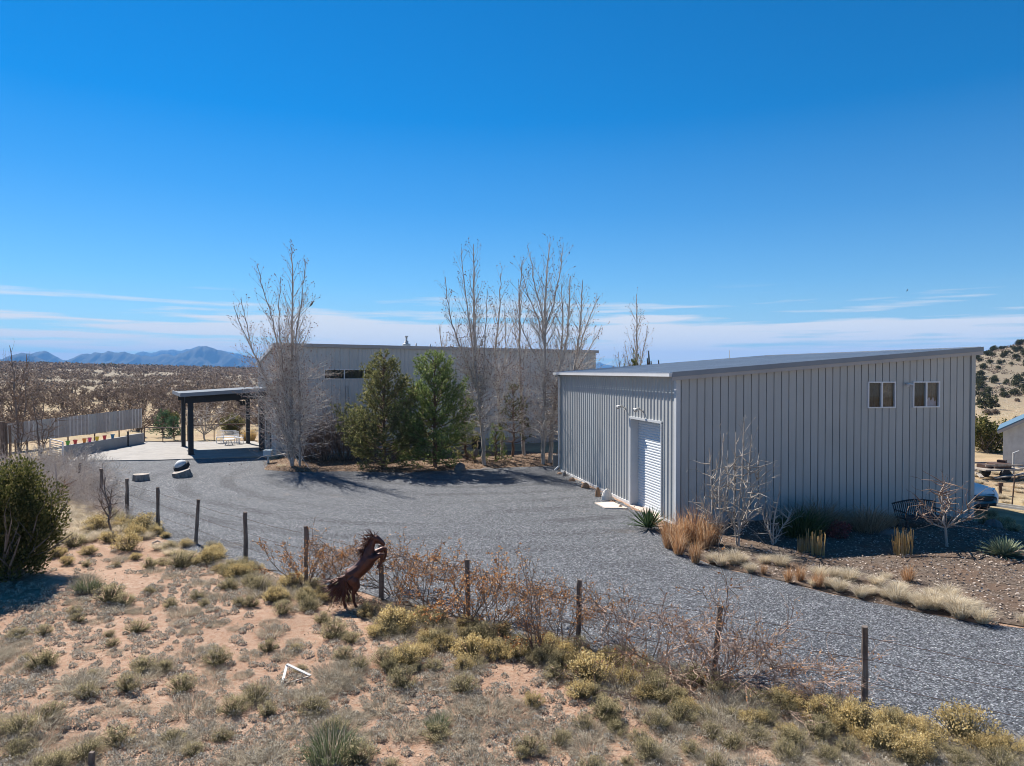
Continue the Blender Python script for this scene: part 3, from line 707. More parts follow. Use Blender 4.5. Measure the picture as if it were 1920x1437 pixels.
# ---- patio: low wall, planters, screens, rails
w0, w1 = G(119, 860), G(268, 833)
lw = thing('low_wall', w0, 'low grey block wall with flower pots along the edge of the patio', 'wall')
v = w1 - w0; nv = Vector((v.y, -v.x, 0)).normalized()
b = MB(); m1 = v * .76
b.beam((0, 0, .40), tuple(m1 + Vector((0, 0, .40))), .2, .8); b.build('wall_section', M['block'], lw)
b = MB(); b.beam(tuple(m1 + v.normalized() * .08 + Vector((0, 0, .42))), tuple(v + Vector((0, 0, .42))), .2, .86); b.build('wall_section', M['block'], lw)
b = MB(); b.beam(tuple(m1 + v.normalized() * .02 + Vector((0, 0, 0)) + nv * .12), tuple(m1 + v.normalized() * .02 + Vector((0, 0, 1.15)) + nv * .12), .09, .09); b.build('steel_post', M['black'], lw)
cols = [((126, 832), (.14, .42, .06), 'green'), ((140, 831), (.62, .05, .05), 'red'), ((157, 828), (.85, .30, .04), 'orange'), ((167, 827), (.75, .06, .22), 'pink'), ((181, 824), (.85, .62, .05), 'yellow'), ((195, 822), (.60, .04, .06), 'crimson'), ((210, 819), (.03, .18, .34), 'dark blue')]
def pot(px, base, mat, lab, r=.13):
    q = MB(); q.tube([(0, 0, 0), (0, 0, .22), (0, 0, .225), (0, 0, .28), (0, 0, .28), (0, 0, .22)], [r * .62, r * .9, r * 1.08, r * 1.1, r * .95, r * .85], 14)
    o = q.build('flower_pot', mat, None, False); o.location = base; tag(o, lab, 'flower pot', 'flower pots on the low wall'); return o
for (pxy, c, nm) in cols:
    tt = np.clip((pxy[0] - 119) / 149.0, 0, 1)
    # place along the wall by depth
    best = min((abs((960 + F * (w0 + v * k).x / (w0 + v * k).y) - pxy[0]), k) for k in np.linspace(0, 1, 400))[1]
    base = w0 + v * best + Vector((0, 0, .80 if best < .76 else .85))
    pot(0, base, plain(nm.replace(' ', '_') + '_glaze', c, .4, .1), f'small {nm} flower pot standing on the low grey wall by the patio')
# corrugated screen
def screen(p0, p1, zb0, zt0, zb1, zt1):
    o = thing('metal_screen', p0, 'long aged corrugated metal screen raised on posts behind the low wall', 'metal screen')
    d = (p1 - p0); L = d.length; d = d.normalized(); nn = Vector((d.y, -d.x, 0))
    q = MB(); n = int(L / .17); V = []
    for i in range(n + 1):
        s = L * i / n; e = .07 * (i % 2); f = i / n
        p = d * s + nn * e
        V += [(p.x, p.y, zb0 + (zb1 - zb0) * f), (p.x, p.y, zt0 + (zt1 - zt0) * f)]
    ms = 0
    q.v.append(np.array(V)); q.n = len(V)
    for i in range(n):
        if i % 4 == 0: ms = rg.choice((0, 0, 0, 1, 2))
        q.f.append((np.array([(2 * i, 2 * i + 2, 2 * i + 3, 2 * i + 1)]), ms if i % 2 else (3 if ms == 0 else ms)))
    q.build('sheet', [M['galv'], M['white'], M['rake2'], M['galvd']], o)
    for k in range(6):
        f = k / 5; p = d * L * f - nn * .05
        q = MB(); q.beam((p.x, p.y, -.3), (p.x, p.y, zt0 + (zt1 - zt0) * f + (.02 if k == 5 else -.1)), .07, .07); q.build('post', M['rust'], o)
    return o
sa = at(14, 848, 48.5); sb = at(266.5, 812, 60.5)
g0 = float(gz(np.array([sa.x]), np.array([sa.y]))[0]); g1 = float(gz(np.array([sb.x]), np.array([sb.y]))[0])
zt = lambda y, Y: at(0, y, Y).z
sa.z = 0; sb.z = 0
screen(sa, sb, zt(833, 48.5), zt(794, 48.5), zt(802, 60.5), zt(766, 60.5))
# pipe rail fence (two runs)
def rail(p0, p1, n, h, label, low=True):
    o = thing('pipe_rail', p0, label, 'railing'); d = p1 - p0
    for k in range(n):
        q = MB(); p = d * k / (n - 1); q.tube([p, p + Z1 * h], .035, 8); q.build('post', M['rust'], o)
    q = MB(); q.tube([Z1 * h, d + Z1 * h], .04, 8); q.build('top_rail', M['rust'], o)
    if low: q = MB(); q.tube([Z1 * .12, d + Z1 * .12], .03, 8); q.build('bottom_rail', M['rust'], o)
rail(G(271, 830.5), G(340, 831.5), 3, 1.18, 'rusty pipe railing with three posts at the back of the open patio')
rail(at(352, 829, 55.5) * 1.0 - Z1 * at(352, 829, 55.5).z, Vector((-18.4, 58.6, 0)), 5, 1.28, 'thin rusty pipe railing seen behind the patio shelter', False)
# folded gate at the end of the wall
gt = thing('metal_gate', G(118, 862), 'small white framed metal gate with horizontal bars at the end of the low wall', 'gate')
b = MB(); gd = (G(94, 857) - G(118, 862))
b.beam((0, 0, 0), (0, 0, 1.1), .07, .07); b.beam(tuple(gd), tuple(gd + Z1 * 1.1), .06, .06); b.beam((0, 0, 1.1), tuple(gd + Z1 * 1.15), .05, .06); b.build('gate_frame', M['winframe'], gt)
for k in range(7):
    b = MB(); z = .15 + .13 * k; b.beam((0, 0, z), tuple(gd + Z1 * (z + .03)), .025, .05); b.build('bar', M['galv'], gt)
# chairs + bench on the patio
def chair(base, rz, w, label, cat):
    o = thing('patio_' + cat, base, label, cat, None, rz)
    q = MB(); q.box((0, 0, .44), (w, .46, .035)); q.build('seat', M['winframe'], o)
    q = MB()
    for k in range(int(w / .07)):
        x = -w / 2 + .04 + k * .07; q.beam((x, .22, .46), (x, .29, .92), .018, .018)
    q.beam((-w / 2, .29, .93), (w / 2, .29, .93), .03, .03); q.build('backrest', M['winframe'], o)
    for x in (-w / 2 + .03, w / 2 - .03):
        for y in (-.2, .2):
            q = MB(); q.beam((x, y, 0), (x, y * .9, .44), .035, .035); q.build('leg', M['winframe'], o)
        q = MB(); q.beam((x, -.22, .64), (x, .26, .66), .03, .03); q.beam((x, -.2, .44), (x, -.2, .64), .025, .025); q.build('armrest', M['winframe'], o)
pb = lambda px, Y: Vector(((px - 960) / F * Y, Y, .076))
chair(pb(412, 53.9), radians(200), .55, 'weathered metal patio armchair nearest the bare tree, under the shelter', 'chair')
chair(pb(447, 53.6), radians(160), .55, 'weathered metal patio armchair nearest the right hand shelter posts', 'chair')
chair(pb(430, 54.4), radians(180), 1.25, 'weathered metal patio bench between the two armchairs under the shelter', 'bench')
tb = thing('patio_table', pb(428, 52.6), 'low round metal patio table in front of the bench', 'table')
b = MB(); b.tube([(0, 0, .40), (0, 0, .43)], .42, 20); b.build('table_top', M['galv'], tb)
for k in range(3): b = MB(); a = k * 2.1; b.beam((.3 * cos(a), .3 * sin(a), 0), (.1 * cos(a), .1 * sin(a), .4), .04, .04); b.build('leg', M['galv'], tb)

# ================================================================ stumps, rocks, slab, bits
def rockmesh(sx, sy, sz, seed, mat, name, flat=False):
    r = np.random.default_rng(seed); q = MB(); nu, nv_ = 12, 8; V = []
    for j in range(nv_ + 1):
        ph = pi * j / nv_
        for i in range(nu):
            th = 2 * pi * i / nu
            k = 1 + .28 * (fbm(cos(th) * 1.3 + seed * 3.1 + 5, sin(th) * 1.3 + ph * 1.4 + 9, 3) - .45) * 2
            V.append((sx * k * sin(ph) * cos(th), sy * k * sin(ph) * sin(th), max(-.3 * sz, sz * k * cos(ph))))
    q.add(V, [(j * nu + i, j * nu + (i + 1) % nu, (j + 1) * nu + (i + 1) % nu, (j + 1) * nu + i) for j in range(nv_) for i in range(nu)])
    return q.mesh(name, mat)
def stump(p, r, h, label, tilt=(0, 0)):
    o = thing('tree_stump', p, label, 'tree stump'); o.rotation_euler = (tilt[0], tilt[1], 0)
    q = MB(); n = 22; V = []
    for z, k in ((-.05, 1.08), (h * .5, 1.0), (h, .97)):
        for i in range(n):
            a = 2 * pi * i / n; rr = r * k * (1 + .07 * sin(3 * a) + .05 * sin(7 * a + 1)); V.append((rr * cos(a), rr * sin(a), z))
    q.add(V, [(j * n + i, j * n + (i + 1) % n, (j + 1) * n + (i + 1) % n, (j + 1) * n + i) for j in range(2) for i in range(n)])
    q.build('bark', M['stump'], o)
    q = MB(); q.add(V[2 * n:] , [list(range(n))]); q.build('cut_face', M['plank'], o)
    return o
stump(G(264, 902), .38, .34, 'short sawn log lying alone on the gravel, left of the tyre')
stump(G(342, 895.5), .45, .34, 'pale sawn log with a tilted top under the leaning black tyre', (.12, -.22))
ty = thing('leaning_tyre', G(339, 893) + Vector((0, .10, .50)), 'black tyre with a white capped top leaning on the pale log', 'tyre')
ty.rotation_euler = (radians(28), radians(-16), 0); ty.scale = (.82, .82, 1.15)
b = MB(); n1, n2 = 24, 10; V = []
for i in range(n1):
    a = 2 * pi * i / n1
    for j in range(n2):
        c = 2 * pi * j / n2; rr = .38 + .13 * cos(c); V.append((rr * cos(a), rr * sin(a), .13 * sin(c)))
b.add(V, [(i * n2 + j, ((i + 1) % n1) * n2 + j, ((i + 1) % n1) * n2 + (j + 1) % n2, i * n2 + (j + 1) % n2) for i in range(n1) for j in range(n2)])
b.build('tread', M['tyre'], ty, True)
b = MB(); b.tube([(0, 0, .06), (0, 0, .17), (0, 0, .25), (0, 0, .28)], [.40, .36, .24, .02], 20); b.build('cap', M['stucco'], ty, True)
for k, (px, py, sx, sz, m, lab) in enumerate([
        (1053, 890, .22, .12, 'rock', 'dark brown flat rock beneath the downspout of the workshop'), (1062, 893, .14, .26, 'rockg', 'narrow dark upright rock next to the downspout'),
        (1076, 903, .26, .2, 'rock', 'rounded reddish rock third along the foot of the sunlit workshop wall'), (1101, 916, .22, .26, 'rock', 'squat red brown rock midway along the sunlit workshop wall'),
        (1125, 932, .16, .40, 'rock', 'tall rust coloured rock leaning on the wall beside the white stone'), (1142, 938, .26, .48, 'rockw', 'white upright stone leaning on the sunlit workshop wall'),
        (1152, 943, .16, .1, 'rock', 'small rust coloured rock just right of the white stone'), (1168, 953, .11, .12, 'rock', 'tiny brown rock nearest the roller door frame')]):
    inst('rock', rockmesh(sx, sx * .7, sz, k + 1, M[m], 'rock'), G(px, py) + nB * .1, lab, 'rock', None, 1, rg.random() * 6)
b = MB(); cs = [G(1115, 944, .04), G(1150, 942.5, .04), G(1177, 954, .04), G(1134, 953.5, .04)]
b.hexa([(p.x, p.y, 0) for p in cs][::-1] + [(p.x, p.y, .07) for p in cs][::-1])
tag(b.build('stone_slab', M['stone']), 'flat pale paving slab on the gravel beside the roller door', 'paving slab')
# white plastic frame lying in the foreground
wf = thing('broken_trestle', gp(553, 1277), 'broken white slatted frame lying on the red soil in the foreground', 'frame')
b = MB(); o = wf.location
e = [gp(538, 1262) - o, gp(582, 1272) - o, gp(528, 1287) - o]
b.beam(tuple(e[0] + Z1 * .16), tuple(e[1] + Z1 * .05), .055, .015); b.build('slat', M['white'], wf)
b = MB(); b.beam(tuple(e[0] + Z1 * .14), tuple(e[2] + Z1 * .02), .045, .015); b.build('slat', M['white'], wf)
b = MB(); b.beam(tuple(e[2] + Z1 * .02), tuple(e[1] + Z1 * .04), .03, .02); b.build('slat', M['plank'], wf)
b = MB(); p = gp(170, 1437); b.beam((p.x, p.y, p.z - .1), (p.x + .02, p.y, p.z + .2), .06, .06, up=(0, 1, 0)); tag(b.build('wooden_stake', M['wood']), 'short wooden stake at the very bottom left of the picture', 'stake')
for (x0, y0, x1, y1, lab) in ((285, 1021, 305, 1020, 'bleached piece of driftwood lying by the fence, left piece'), (308, 1022, 325, 1031, 'bleached crooked branch lying on the soil right of the driftwood piece')):
    a, c = gp(x0, y0), gp(x1, y1); b = MB(); mdl = a.lerp(c, .5) + Vector((0, 0, .1)); b.tube([a + Z1 * .03, mdl, c + Z1 * .03], [.035, .03, .015], 7); tag(b.build('driftwood', M['twigw']), lab, 'driftwood')
b = MB(); p = G(503, 869); b.tube([(p.x, p.y, 0), (p.x, p.y, .45)], .06, 8); b.box((p.x, p.y, .62), (.5, .4, .36)); tag(b.build('utility_box', plain('faded_blue_paint', (.30, .42, .52), .6, .1)), 'pale blue utility box on a short post beside the leafless poplar', 'utility box')

# ================================================================ FENCE
posts = [(150, 912, 868), (190, 943, 879), (239, 971, 897), (297, 994, 913), (368, 1021, 936), (461, 1059, 959), (574, 1100, 985), (714, 1124, 1020), (877, 1172, 1048), (1085, 1213, 1087), (1337, 1268, 1132), (1620, 1329, 1172), (2010, 1424, 1240)]
fo = gp(150, 912)
fn = thing('wire_fence', fo, 'weathered wooden post and wire fence curving along the near edge of the gravel', 'fence')
tops = []
for k, (px, yb, yt) in enumerate(posts):
    p = gp(px, yb); h = (yb - yt) / F * p.y * 1.0; lean = {368: .10, 1337: .15, 297: .02}.get(px, rg.uniform(-.03, .03)); ly = rg.uniform(-.05, .05)
    b = MB(); base = p - fo; r = rg.uniform(.050, .066) if k < 8 else .05
    pts = [base + Vector((lean * z / h * .8 + rg.uniform(-.012, .012), ly * z / h + rg.uniform(-.01, .01), z)) for z in (-.2, .2 * h, .45 * h, .7 * h, .9 * h, h)]
    b.tube(pts, [r * rg.uniform(.85, 1.12) for _ in pts], 9); b.build('post', M['wood'], fn); tops.append((base, h, lean))
for f in (.35, .62, .88):
    b = MB(); L = []
    for i in range(len(tops) - 1):
        A = tops[i][0] + Vector((tops[i][2] * f * .8, -.08, tops[i][1] * f)); B = tops[i + 1][0] + Vector((tops[i + 1][2] * f * .8, -.08, tops[i + 1][1] * f))
        L += [A, A.lerp(B, .5) - Z1 * .03]
    L.append(B); b.tube(L, .005, 4); b.build('wire', M['rust'], fn)
fl = thing('old_fence', at(5, 862, 44) * 1.0, 'row of dark weathered posts at the far left behind the juniper', 'fence')
o = fl.location; fl.location.z = 0
for (px, Y, h, w) in ((3, 44, 2.4, .3), (9, 44.2, 2.3, .2), (17, 45, 2.1, .16), (27, 46, 1.1, .12), (49, 46.5, .95, .12), (71, 47, 1.2, .12)):
    b = MB(); x = (px - 960) / F * Y - fl.location.x; y = Y - fl.location.y; b.tube([(x, y, -.2), (x + .03, y, h * .5), (x, y, h)], [w * .5, w * .46, w * .5], 8); b.build('post', M['wood'], fl)

# ================================================================ plants: generators
def rdir(d, ang, az=None):
    d = d.normalized(); u = d.orthogonal().normalized(); w = d.cross(u); a = rg.random() * 2 * pi if az is None else az
    return (d * cos(ang) + (u * cos(a) + w * sin(a)) * sin(ang)).normalized()
def branch(S, T, p, d, L, r, lev, spread=.6, per=1.0, up=.06, wig=.10, step=.3, tip=.35, r_end=.25, lk=.55):
    n = max(2, int(L / step)); q = p
    for i in range(n):
        d = (d + Vector((rg.gauss(0, wig), rg.gauss(0, wig), rg.gauss(0, wig) + up))).normalized()
        q2 = q + d * (L / n); ra = r * (1 - (1 - r_end) * i / n); rb = r * (1 - (1 - r_end) * (i + 1) / n)
        S.append((tuple(q), tuple(q2), ra, rb)); q = q2
        if lev > 0 and i >= (0 if lev < 2 else 1):
            k = int(per) + (1 if rg.random() < per - int(per) else 0)
            for _ in range(k):
                l2 = L * lk * rg.uniform(.5, 1) * (1 - .55 * i / n)
                branch(S, T, q, rdir(d, spread * rg.uniform(.6, 1.3)), max(l2, .12), max(rb * .62, .0062), lev - 1, spread, per, up, wig, step * .8, tip, r_end, lk)
    T.append((tuple(q), tuple(d)))
def put(mb, S, m=0):
    big = [s for s in S if s[2] > .03]; mid = [s for s in S if .012 < s[2] <= .03]; sm = [s for s in S if s[2] <= .012]
    mb.cones(big, 8, m); mb.cones(mid, 5, m); mb.cones(sm, 3, m)
def poplar(name, base, leaders, label, shoots=60, sz=(.9, 5.0), sl=1.3, group=None, Y=None, twig='twig', buds=True, side=1.0, cat='tree', tr=.105):
    """leaders: lists of photo pixels from low to tip, in the plane of the tree, spread a little in depth"""
    o = thing(name, base, label, cat, group); Y = Y or base.y
    ST = []; S = []; T = []
    for li, Lp in enumerate(leaders):
        yo = rg.uniform(-.9, .9) if li else 0; pts = []
        for k, (px, py) in enumerate(Lp):
            f = k / max(1, len(Lp) - 1); p = at(px, py, Y + yo * f); pts.append(p - base)
        if pts[0].z < .3: pts[0].z = -.15
        # resample smoothly
        res = []
        for k in range(len(pts) - 1):
            n = max(2, int((pts[k + 1] - pts[k]).length / .35))
            for i in range(n): res.append(pts[k].lerp(pts[k + 1], i / n))
        res.append(pts[-1])
        for it in range(3):
            res = [res[0]] + [(res[i - 1] + res[i] * 2 + res[i + 1]) / 4 for i in range(1, len(res) - 1)] + [res[-1]]
        res = [p + Vector((rg.gauss(0, .02), rg.gauss(0, .04), 0)) if 0 < i < len(res) - 1 else p for i, p in enumerate(res)]
        n = len(res); Lt = sum((res[i + 1] - res[i]).length for i in range(n - 1)); r0 = (tr if li == 0 else tr * .55) * (Lt / 12) ** .5
        rr = [r0 * (1 - i / n) ** .75 + .010 for i in range(n)]
        ST += [(tuple(res[i]), tuple(res[i + 1]), rr[i], rr[i + 1]) for i in range(n - 1)]
        for i in range(n - 1):
            h = res[i].z; f = i / n
            if h < 3.0 and li == 0: continue
            rem = Lt * (1 - f)
            for _ in range(rg.choice((1, 2, 2, 3)) if rg.random() < .97 * side else 0):
                l = min(2.7, .30 * rem + .45) * rg.uniform(.45, 1.1); d = (res[i + 1] - res[i]).normalized()
                branch(S, T, res[i], rdir(d, rg.uniform(.4, .75)), l, max(.013, min(.024, rr[i] * .5)), 2, .55, .85, .10, .06, .26)
    for _ in range(shoots):
        L0 = leaders[rg.randrange(len(leaders))]; z = rg.uniform(*sz)
        c = [s for s in ST if s[0][2] <= z <= s[1][2]]
        if not c: continue
        s = rg.choice(c); p = Vector(s[0]).lerp(Vector(s[1]), rg.random()); a = rg.random() * 6.28
        branch(S, T, p, Vector((cos(a), sin(a), rg.uniform(.0, .8))).normalized(), sl * rg.uniform(.5, 1.5), .022, 2, .75, .75, .0, .14, .26)
    b = MB(); put(b, ST); b.build('trunk', M['barkpale' if twig != 'twigd' else 'barkgrey'], o, True)
    b = MB(); put(b, S, 0)
    if buds and T:
        P = np.array([t[0] for t in T]); D = np.array([t[1] for t in T]); b.leaves(P, .075, 1, 1.3, 0, D)
    b.build('crown', [M[twig], M['bud']], o)
    return o

def pine(name, base, h, w, label, mat='pine', whorl=.27, bare=.0, dens=1.0, group=None, lean=0.0):
    o = thing(name, base, label, 'pine tree', group)
    ST = []; P = []; D = []; BR = []
    n = 14; pr = Vector((0, 0, -.2))
    for i in range(n):
        q = Vector((lean * (i + 1) / n + rg.gauss(0, .03), rg.gauss(0, .03), h * .97 * (i + 1) / n)); ra = .11 * h / 6 * (1 - i / n) + .012
        ST.append((tuple(pr), tuple(q), ra, ra * .93)); pr = q
    z = .25 + bare
    while z < h * .97:
        f = z / h; R = w * (.52 + .48 * min(1, f / .16)) * (1 - f) ** .64 * 1.2
        nb = rg.randint(4, 6); a0 = rg.random() * 6
        for k in range(nb):
            a = a0 + 2 * pi * k / nb + rg.gauss(0, .25); L = max(.28, R * rg.choice((rg.uniform(.42, .8), rg.uniform(.75, 1.2)))); el = -.05 + .75 * f + rg.gauss(0, .12)
            d = Vector((cos(a) * cos(el), sin(a) * cos(el), sin(el))); p = Vector((lean * f, 0, z + rg.uniform(-.12, .12)))
            m = max(3, int(L / .16)); seg = []
            for i in range(m):
                d = (d + Vector((rg.gauss(0, .05), rg.gauss(0, .05), .055))).normalized(); q = p + d * L / m
                BR.append((tuple(p), tuple(q), .026 * (1 - i / m) + .005, .026 * (1 - (i + 1) / m) + .005)); p = q
                if i > m * .22:
                    for sgn in (-1, 1):
                        if rg.random() < .82:
                            d2 = rdir(d, rg.uniform(.5, .95)); d2 = (d2 + Z1 * .25).normalized(); l2 = .42 * L * (1 - i / m) + .14; mm = max(1, int(l2 / .13)); pp = p
                            for j in range(mm):
                                qq = pp + d2 * l2 / mm; BR.append((tuple(pp), tuple(qq), .008, .005)); pp = qq
                                if rg.random() < dens: P.append(tuple(pp)); D.append(tuple((d2 + Z1 * .2)))
                    if rg.random() < dens: P.append(tuple(p)); D.append(tuple(d + Z1 * .2))
            P.append(tuple(p)); D.append(tuple(d + Z1 * .5))
        z += whorl * rg.uniform(.7, 1.3)
    P = np.array(P); D = np.array(D); D /= np.linalg.norm(D, axis=1, keepdims=True)
    b = MB(); put(b, ST); b.build('trunk', M['barkpine'], o, True)
    b = MB(); put(b, BR, 0); k = 9
    PP = np.repeat(P, k, 0); DD = np.repeat(D, k, 0) + NR.normal(0, .55, (len(PP), 3)); DD /= np.linalg.norm(DD, axis=1, keepdims=True)
    u = np.cross(DD, NR.normal(0, 1, DD.shape)); u /= np.linalg.norm(u, axis=1, keepdims=True)
    Ln = (.14 + .08 * NR.random(len(PP)))[:, None]; wd = .017
    V = np.stack([PP - u * wd, PP + u * wd, PP + DD * Ln], 1).reshape(-1, 3)
    b.add(V, np.arange(len(V)).reshape(-1, 3), 1)
    b.build('crown', [M['barkpine'], M[mat]], o)
    return o

def lobes(n, rx, rz, zc, lo=-.35):
    out = []
    while len(out) < n:
        d = Vector((rg.gauss(0, 1), rg.gauss(0, 1), rg.gauss(0, 1))).normalized()
        if d.z < lo: continue
        k = rg.uniform(.4, 1.02); out.append((Vector((d.x * rx * k, d.y * rx * k, zc + d.z * rz * k)), rg.uniform(.14, .40) * rx))
    return out
def bushy_mesh(name, rx, h, nl, per, leaf, mats, elong=2.0, up=.8, stems=30):
    """rounded evergreen: sprays of small leaves gathered on many uneven lobes, stems inside"""
    b = MB(); zc = h * .46; PP = []; DD = []
    for c, r in lobes(nl, rx, h * .5, zc, -.9):
        n = per; v = NR.normal(0, 1, (n, 3)); v /= np.linalg.norm(v, axis=1, keepdims=True)
        rad = r * NR.random(n)[:, None] ** .45; p = np.array(c) + v * rad * np.array([1, 1, 1.25]); p[:, 2] = np.maximum(p[:, 2], .05)
        PP.append(p); q = v * .8 + np.array([0, 0, up]) + np.array([c.x, c.y, 0]) / rx * .5; DD.append(q)
    P = np.concatenate(PP); D = np.concatenate(DD); D /= np.linalg.norm(D, axis=1, keepdims=True)
    b.leaves(P, leaf, 0, elong, 0, D)
    S = []
    for _ in range(stems):
        a = rg.random() * 6.28; d = Vector((cos(a) * .7, sin(a) * .7, rg.uniform(.4, 1.4))).normalized(); T = []
        branch(S, T, Vector((rg.uniform(-.1, .1) * rx, rg.uniform(-.1, .1) * rx, -.05)), d, h * rg.uniform(.45, .85), .03 * rx + .008, 1, .6, .6, .03, .12, h * .2)
    put(b, S, 1)
    return b.mesh(name, mats)
def rabbit_mesh(name, r, h, nl=34, per=34, heads='rab', stems='rabs', leaf=.030):
    b = MB(); B = []; H = []
    for _ in range(nl):
        d = Vector((rg.gauss(0, 1), rg.gauss(0, 1), abs(rg.gauss(0, 1)) + .25)).normalized(); k = rg.uniform(.72, 1.05)
        c = Vector((d.x * r * k, d.y * r * k, .12 * h + d.z * h * .82 * k)); H.append(c)
        n = per; lr = r * rg.uniform(.15, .27); v = NR.normal(0, 1, (n, 3)); v /= np.linalg.norm(v, axis=1, keepdims=True)
        p = np.array(c) + v * lr * NR.random(n)[:, None] ** .5; p[:, 2] = np.maximum(p[:, 2], .02)
        b.leaves(p, leaf, 0, 1.5, 0, v + np.array([0, 0, .6]))
        for _ in range(5):
            e = c + Vector((rg.gauss(0, lr * .6), rg.gauss(0, lr * .6), rg.gauss(0, lr * .4))); B.append((tuple(Vector((c.x * .22 + rg.gauss(0, .02), c.y * .22 + rg.gauss(0, .02), -.03))), tuple(e), .006, .003))
    b.cones(B, 3, 1); b.blades(60, r * .7, h * .7, .9, .010, 1)
    return b.mesh(name, [M[heads], M[stems]])
def tuft_mesh(name, n, r, h, lean, w, mat, n2=0, mat2=None, droop=.25):
    b = MB(); b.blades(n, r, h, lean, w, 0, (0, 0, -.015), droop)
    if n2: b.blades(n2, r * .8, h * 1.25, lean * .7, w * .7, 1, (0, 0, -.015), .1)
    return b.mesh(name, [M[mat]] + ([M[mat2]] if mat2 else []))
def spiky_mesh(name, n, L, w, mat, elmin=.1, elmax=1.4, thick=.25):
    b = MB(); V = []; Fq = []
    for i in range(n):
        a = i * 2.39996 + rg.gauss(0, .1); el = elmin + (elmax - elmin) * (i / n) ** .9 + rg.gauss(0, .05); l = L * rg.uniform(.85, 1.1) * (1 - .25 * (i / n))
        d = Vector((cos(a) * cos(el), sin(a) * cos(el), sin(el))); s = Vector((-sin(a), cos(a), 0)); u = s.cross(d) * -1
        base = Vector((cos(a) * .05, sin(a) * .05, .03)); k = len(V)
        for f, ww in ((0, .75), (.45, 1.0), (1, 0.04)):
            p = base + d * l * f + Z1 * (-.04 * l * f * f); V += [tuple(p - s * w * ww / 2), tuple(p + u * -thick * w * ww), tuple(p + s * w * ww / 2)]
        Fq += [(k, k + 1, k + 4, k + 3), (k + 1, k + 2, k + 5, k + 4), (k + 3, k + 4, k + 7, k + 6), (k + 4, k + 5, k + 8, k + 7)]
    b.add(V, Fq); return b.mesh(name, M[mat])
def shrub_mesh(name, nst, h, spread, lev, per, r, mats, leaves=0, leaf=.05, up=.05, wig=.12, lmin=.3, rad=.12, step=.16, lk=.55):
    b = MB(); S = []; T = []
    for _ in range(nst):
        a = rg.random() * 6.28; e = spread * sqrt(rg.random()); d = Vector((cos(a) * sin(e), sin(a) * sin(e), cos(e)))
        branch(S, T, Vector((cos(a) * rad * rg.random(), sin(a) * rad * rg.random(), -.05)), d, h * rg.uniform(.65, 1.15) / max(.5, cos(e) ** .5), r, lev, .6, per, up, wig, step, lk=lk)
    put(b, S, 0)
    if leaves:
        Q = [s for s in S if s[0][2] > lmin * h]; P = []
        for _ in range(leaves):
            s = rg.choice(Q); P.append(tuple(Vector(s[0]).lerp(Vector(s[1]), rg.random()) + Vector((rg.gauss(0, .02), rg.gauss(0, .02), rg.gauss(0, .02)))))
        b.leaves(np.array(P), leaf, 1, 1.5)
    return b.mesh(name, mats)

# ================================================================ TREES
bp = lambda px, py: G(px, py)
poplar('poplar_tree', bp(548, 878), [[(548, 880), (548, 800), (546, 700), (548, 600), (549, 520), (545, 460)], [(545, 868), (535, 740), (522, 650), (505, 580), (490, 530), (482, 494)],
       [(543, 862), (515, 740), (490, 690), (465, 640), (447, 600), (438, 574)], [(563, 872), (562, 740), (553, 640), (566, 560), (574, 487)], [(546, 800), (530, 690), (522, 600), (526, 520)], [(540, 820), (500, 720), (470, 650), (452, 560)]],
       'tall leafless poplar with several leaning stems beside the patio shelter', 150, (.8, 5.6), 2.1, 'leafless poplars')
poplar('poplar_tree', bp(908, 876), [[(908, 878), (904, 800), (893, 710), (889, 614), (889, 530), (888, 458)], [(900, 780), (893, 700), (877, 584), (869, 520), (865, 466)], [(897, 740), (872, 670), (850, 620), (838, 560), (835, 520)], [(902, 760), (908, 660), (912, 590), (914, 545)]],
       'leafless poplar with a thick pale trunk just right of the two dense pines', 120, (1.6, 5.6), 1.8, 'leafless poplars')
poplar('poplar_tree', bp(943, 863), [[(943, 863), (935, 760), (928, 660), (937, 587), (939, 512)], [(935, 740), (948, 660), (947, 600), (945, 560)]],
       'slender leafless poplar standing between the thick trunked poplar and the tallest one', 40, (1.6, 5.4), 1.1, 'leafless poplars', tr=.09)
poplar('poplar_tree', bp(1018, 873), [[(1018, 875), (1020, 780), (1022, 690), (1022, 617), (1023, 540), (1031, 454)], [(1021, 660), (1022, 617), (1039, 567), (1053, 495), (1056, 455)], [(1021, 650), (1010, 598), (987, 548), (976, 500)], [(1021, 640), (1016, 580), (1000, 530), (994, 472)], [(1020, 700), (990, 640), (972, 600), (966, 565)]],
       'tallest leafless poplar of the right hand clump with a forked crown', 110, (1.4, 5.6), 1.8, 'leafless poplars')
poplar('poplar_tree', bp(983, 858), [[(983, 858), (978, 760), (974, 654), (974, 560), (979, 488)]], 'thin straight leafless poplar just left of the tallest forked one', 25, (1.6, 5.4), 1.0, 'leafless poplars', tr=.10)
poplar('poplar_tree', bp(1031, 871), [[(1031, 871), (1036, 780), (1050, 690), (1064, 640), (1070, 518)], [(1050, 680), (1056, 600), (1052, 530)]], 'leafless poplar leaning right behind the tallest forked one', 75, (1.4, 5.4), 1.6, 'leafless poplars', tr=.13)
poplar('poplar_tree', bp(1044, 868), [[(1044, 868), (1060, 760), (1083, 670), (1090, 590), (1092, 526)], [(1078, 690), (1095, 620), (1112, 580), (1124, 556)], [(1070, 720), (1100, 660), (1120, 630), (1128, 610)]],
       'rightmost leafless poplar of the clump, spreading toward the corner of the workshop', 75, (1.4, 5.4), 1.6, 'leafless poplars', tr=.13)
p_ = at(1192, 700, 57); p_.z = 0
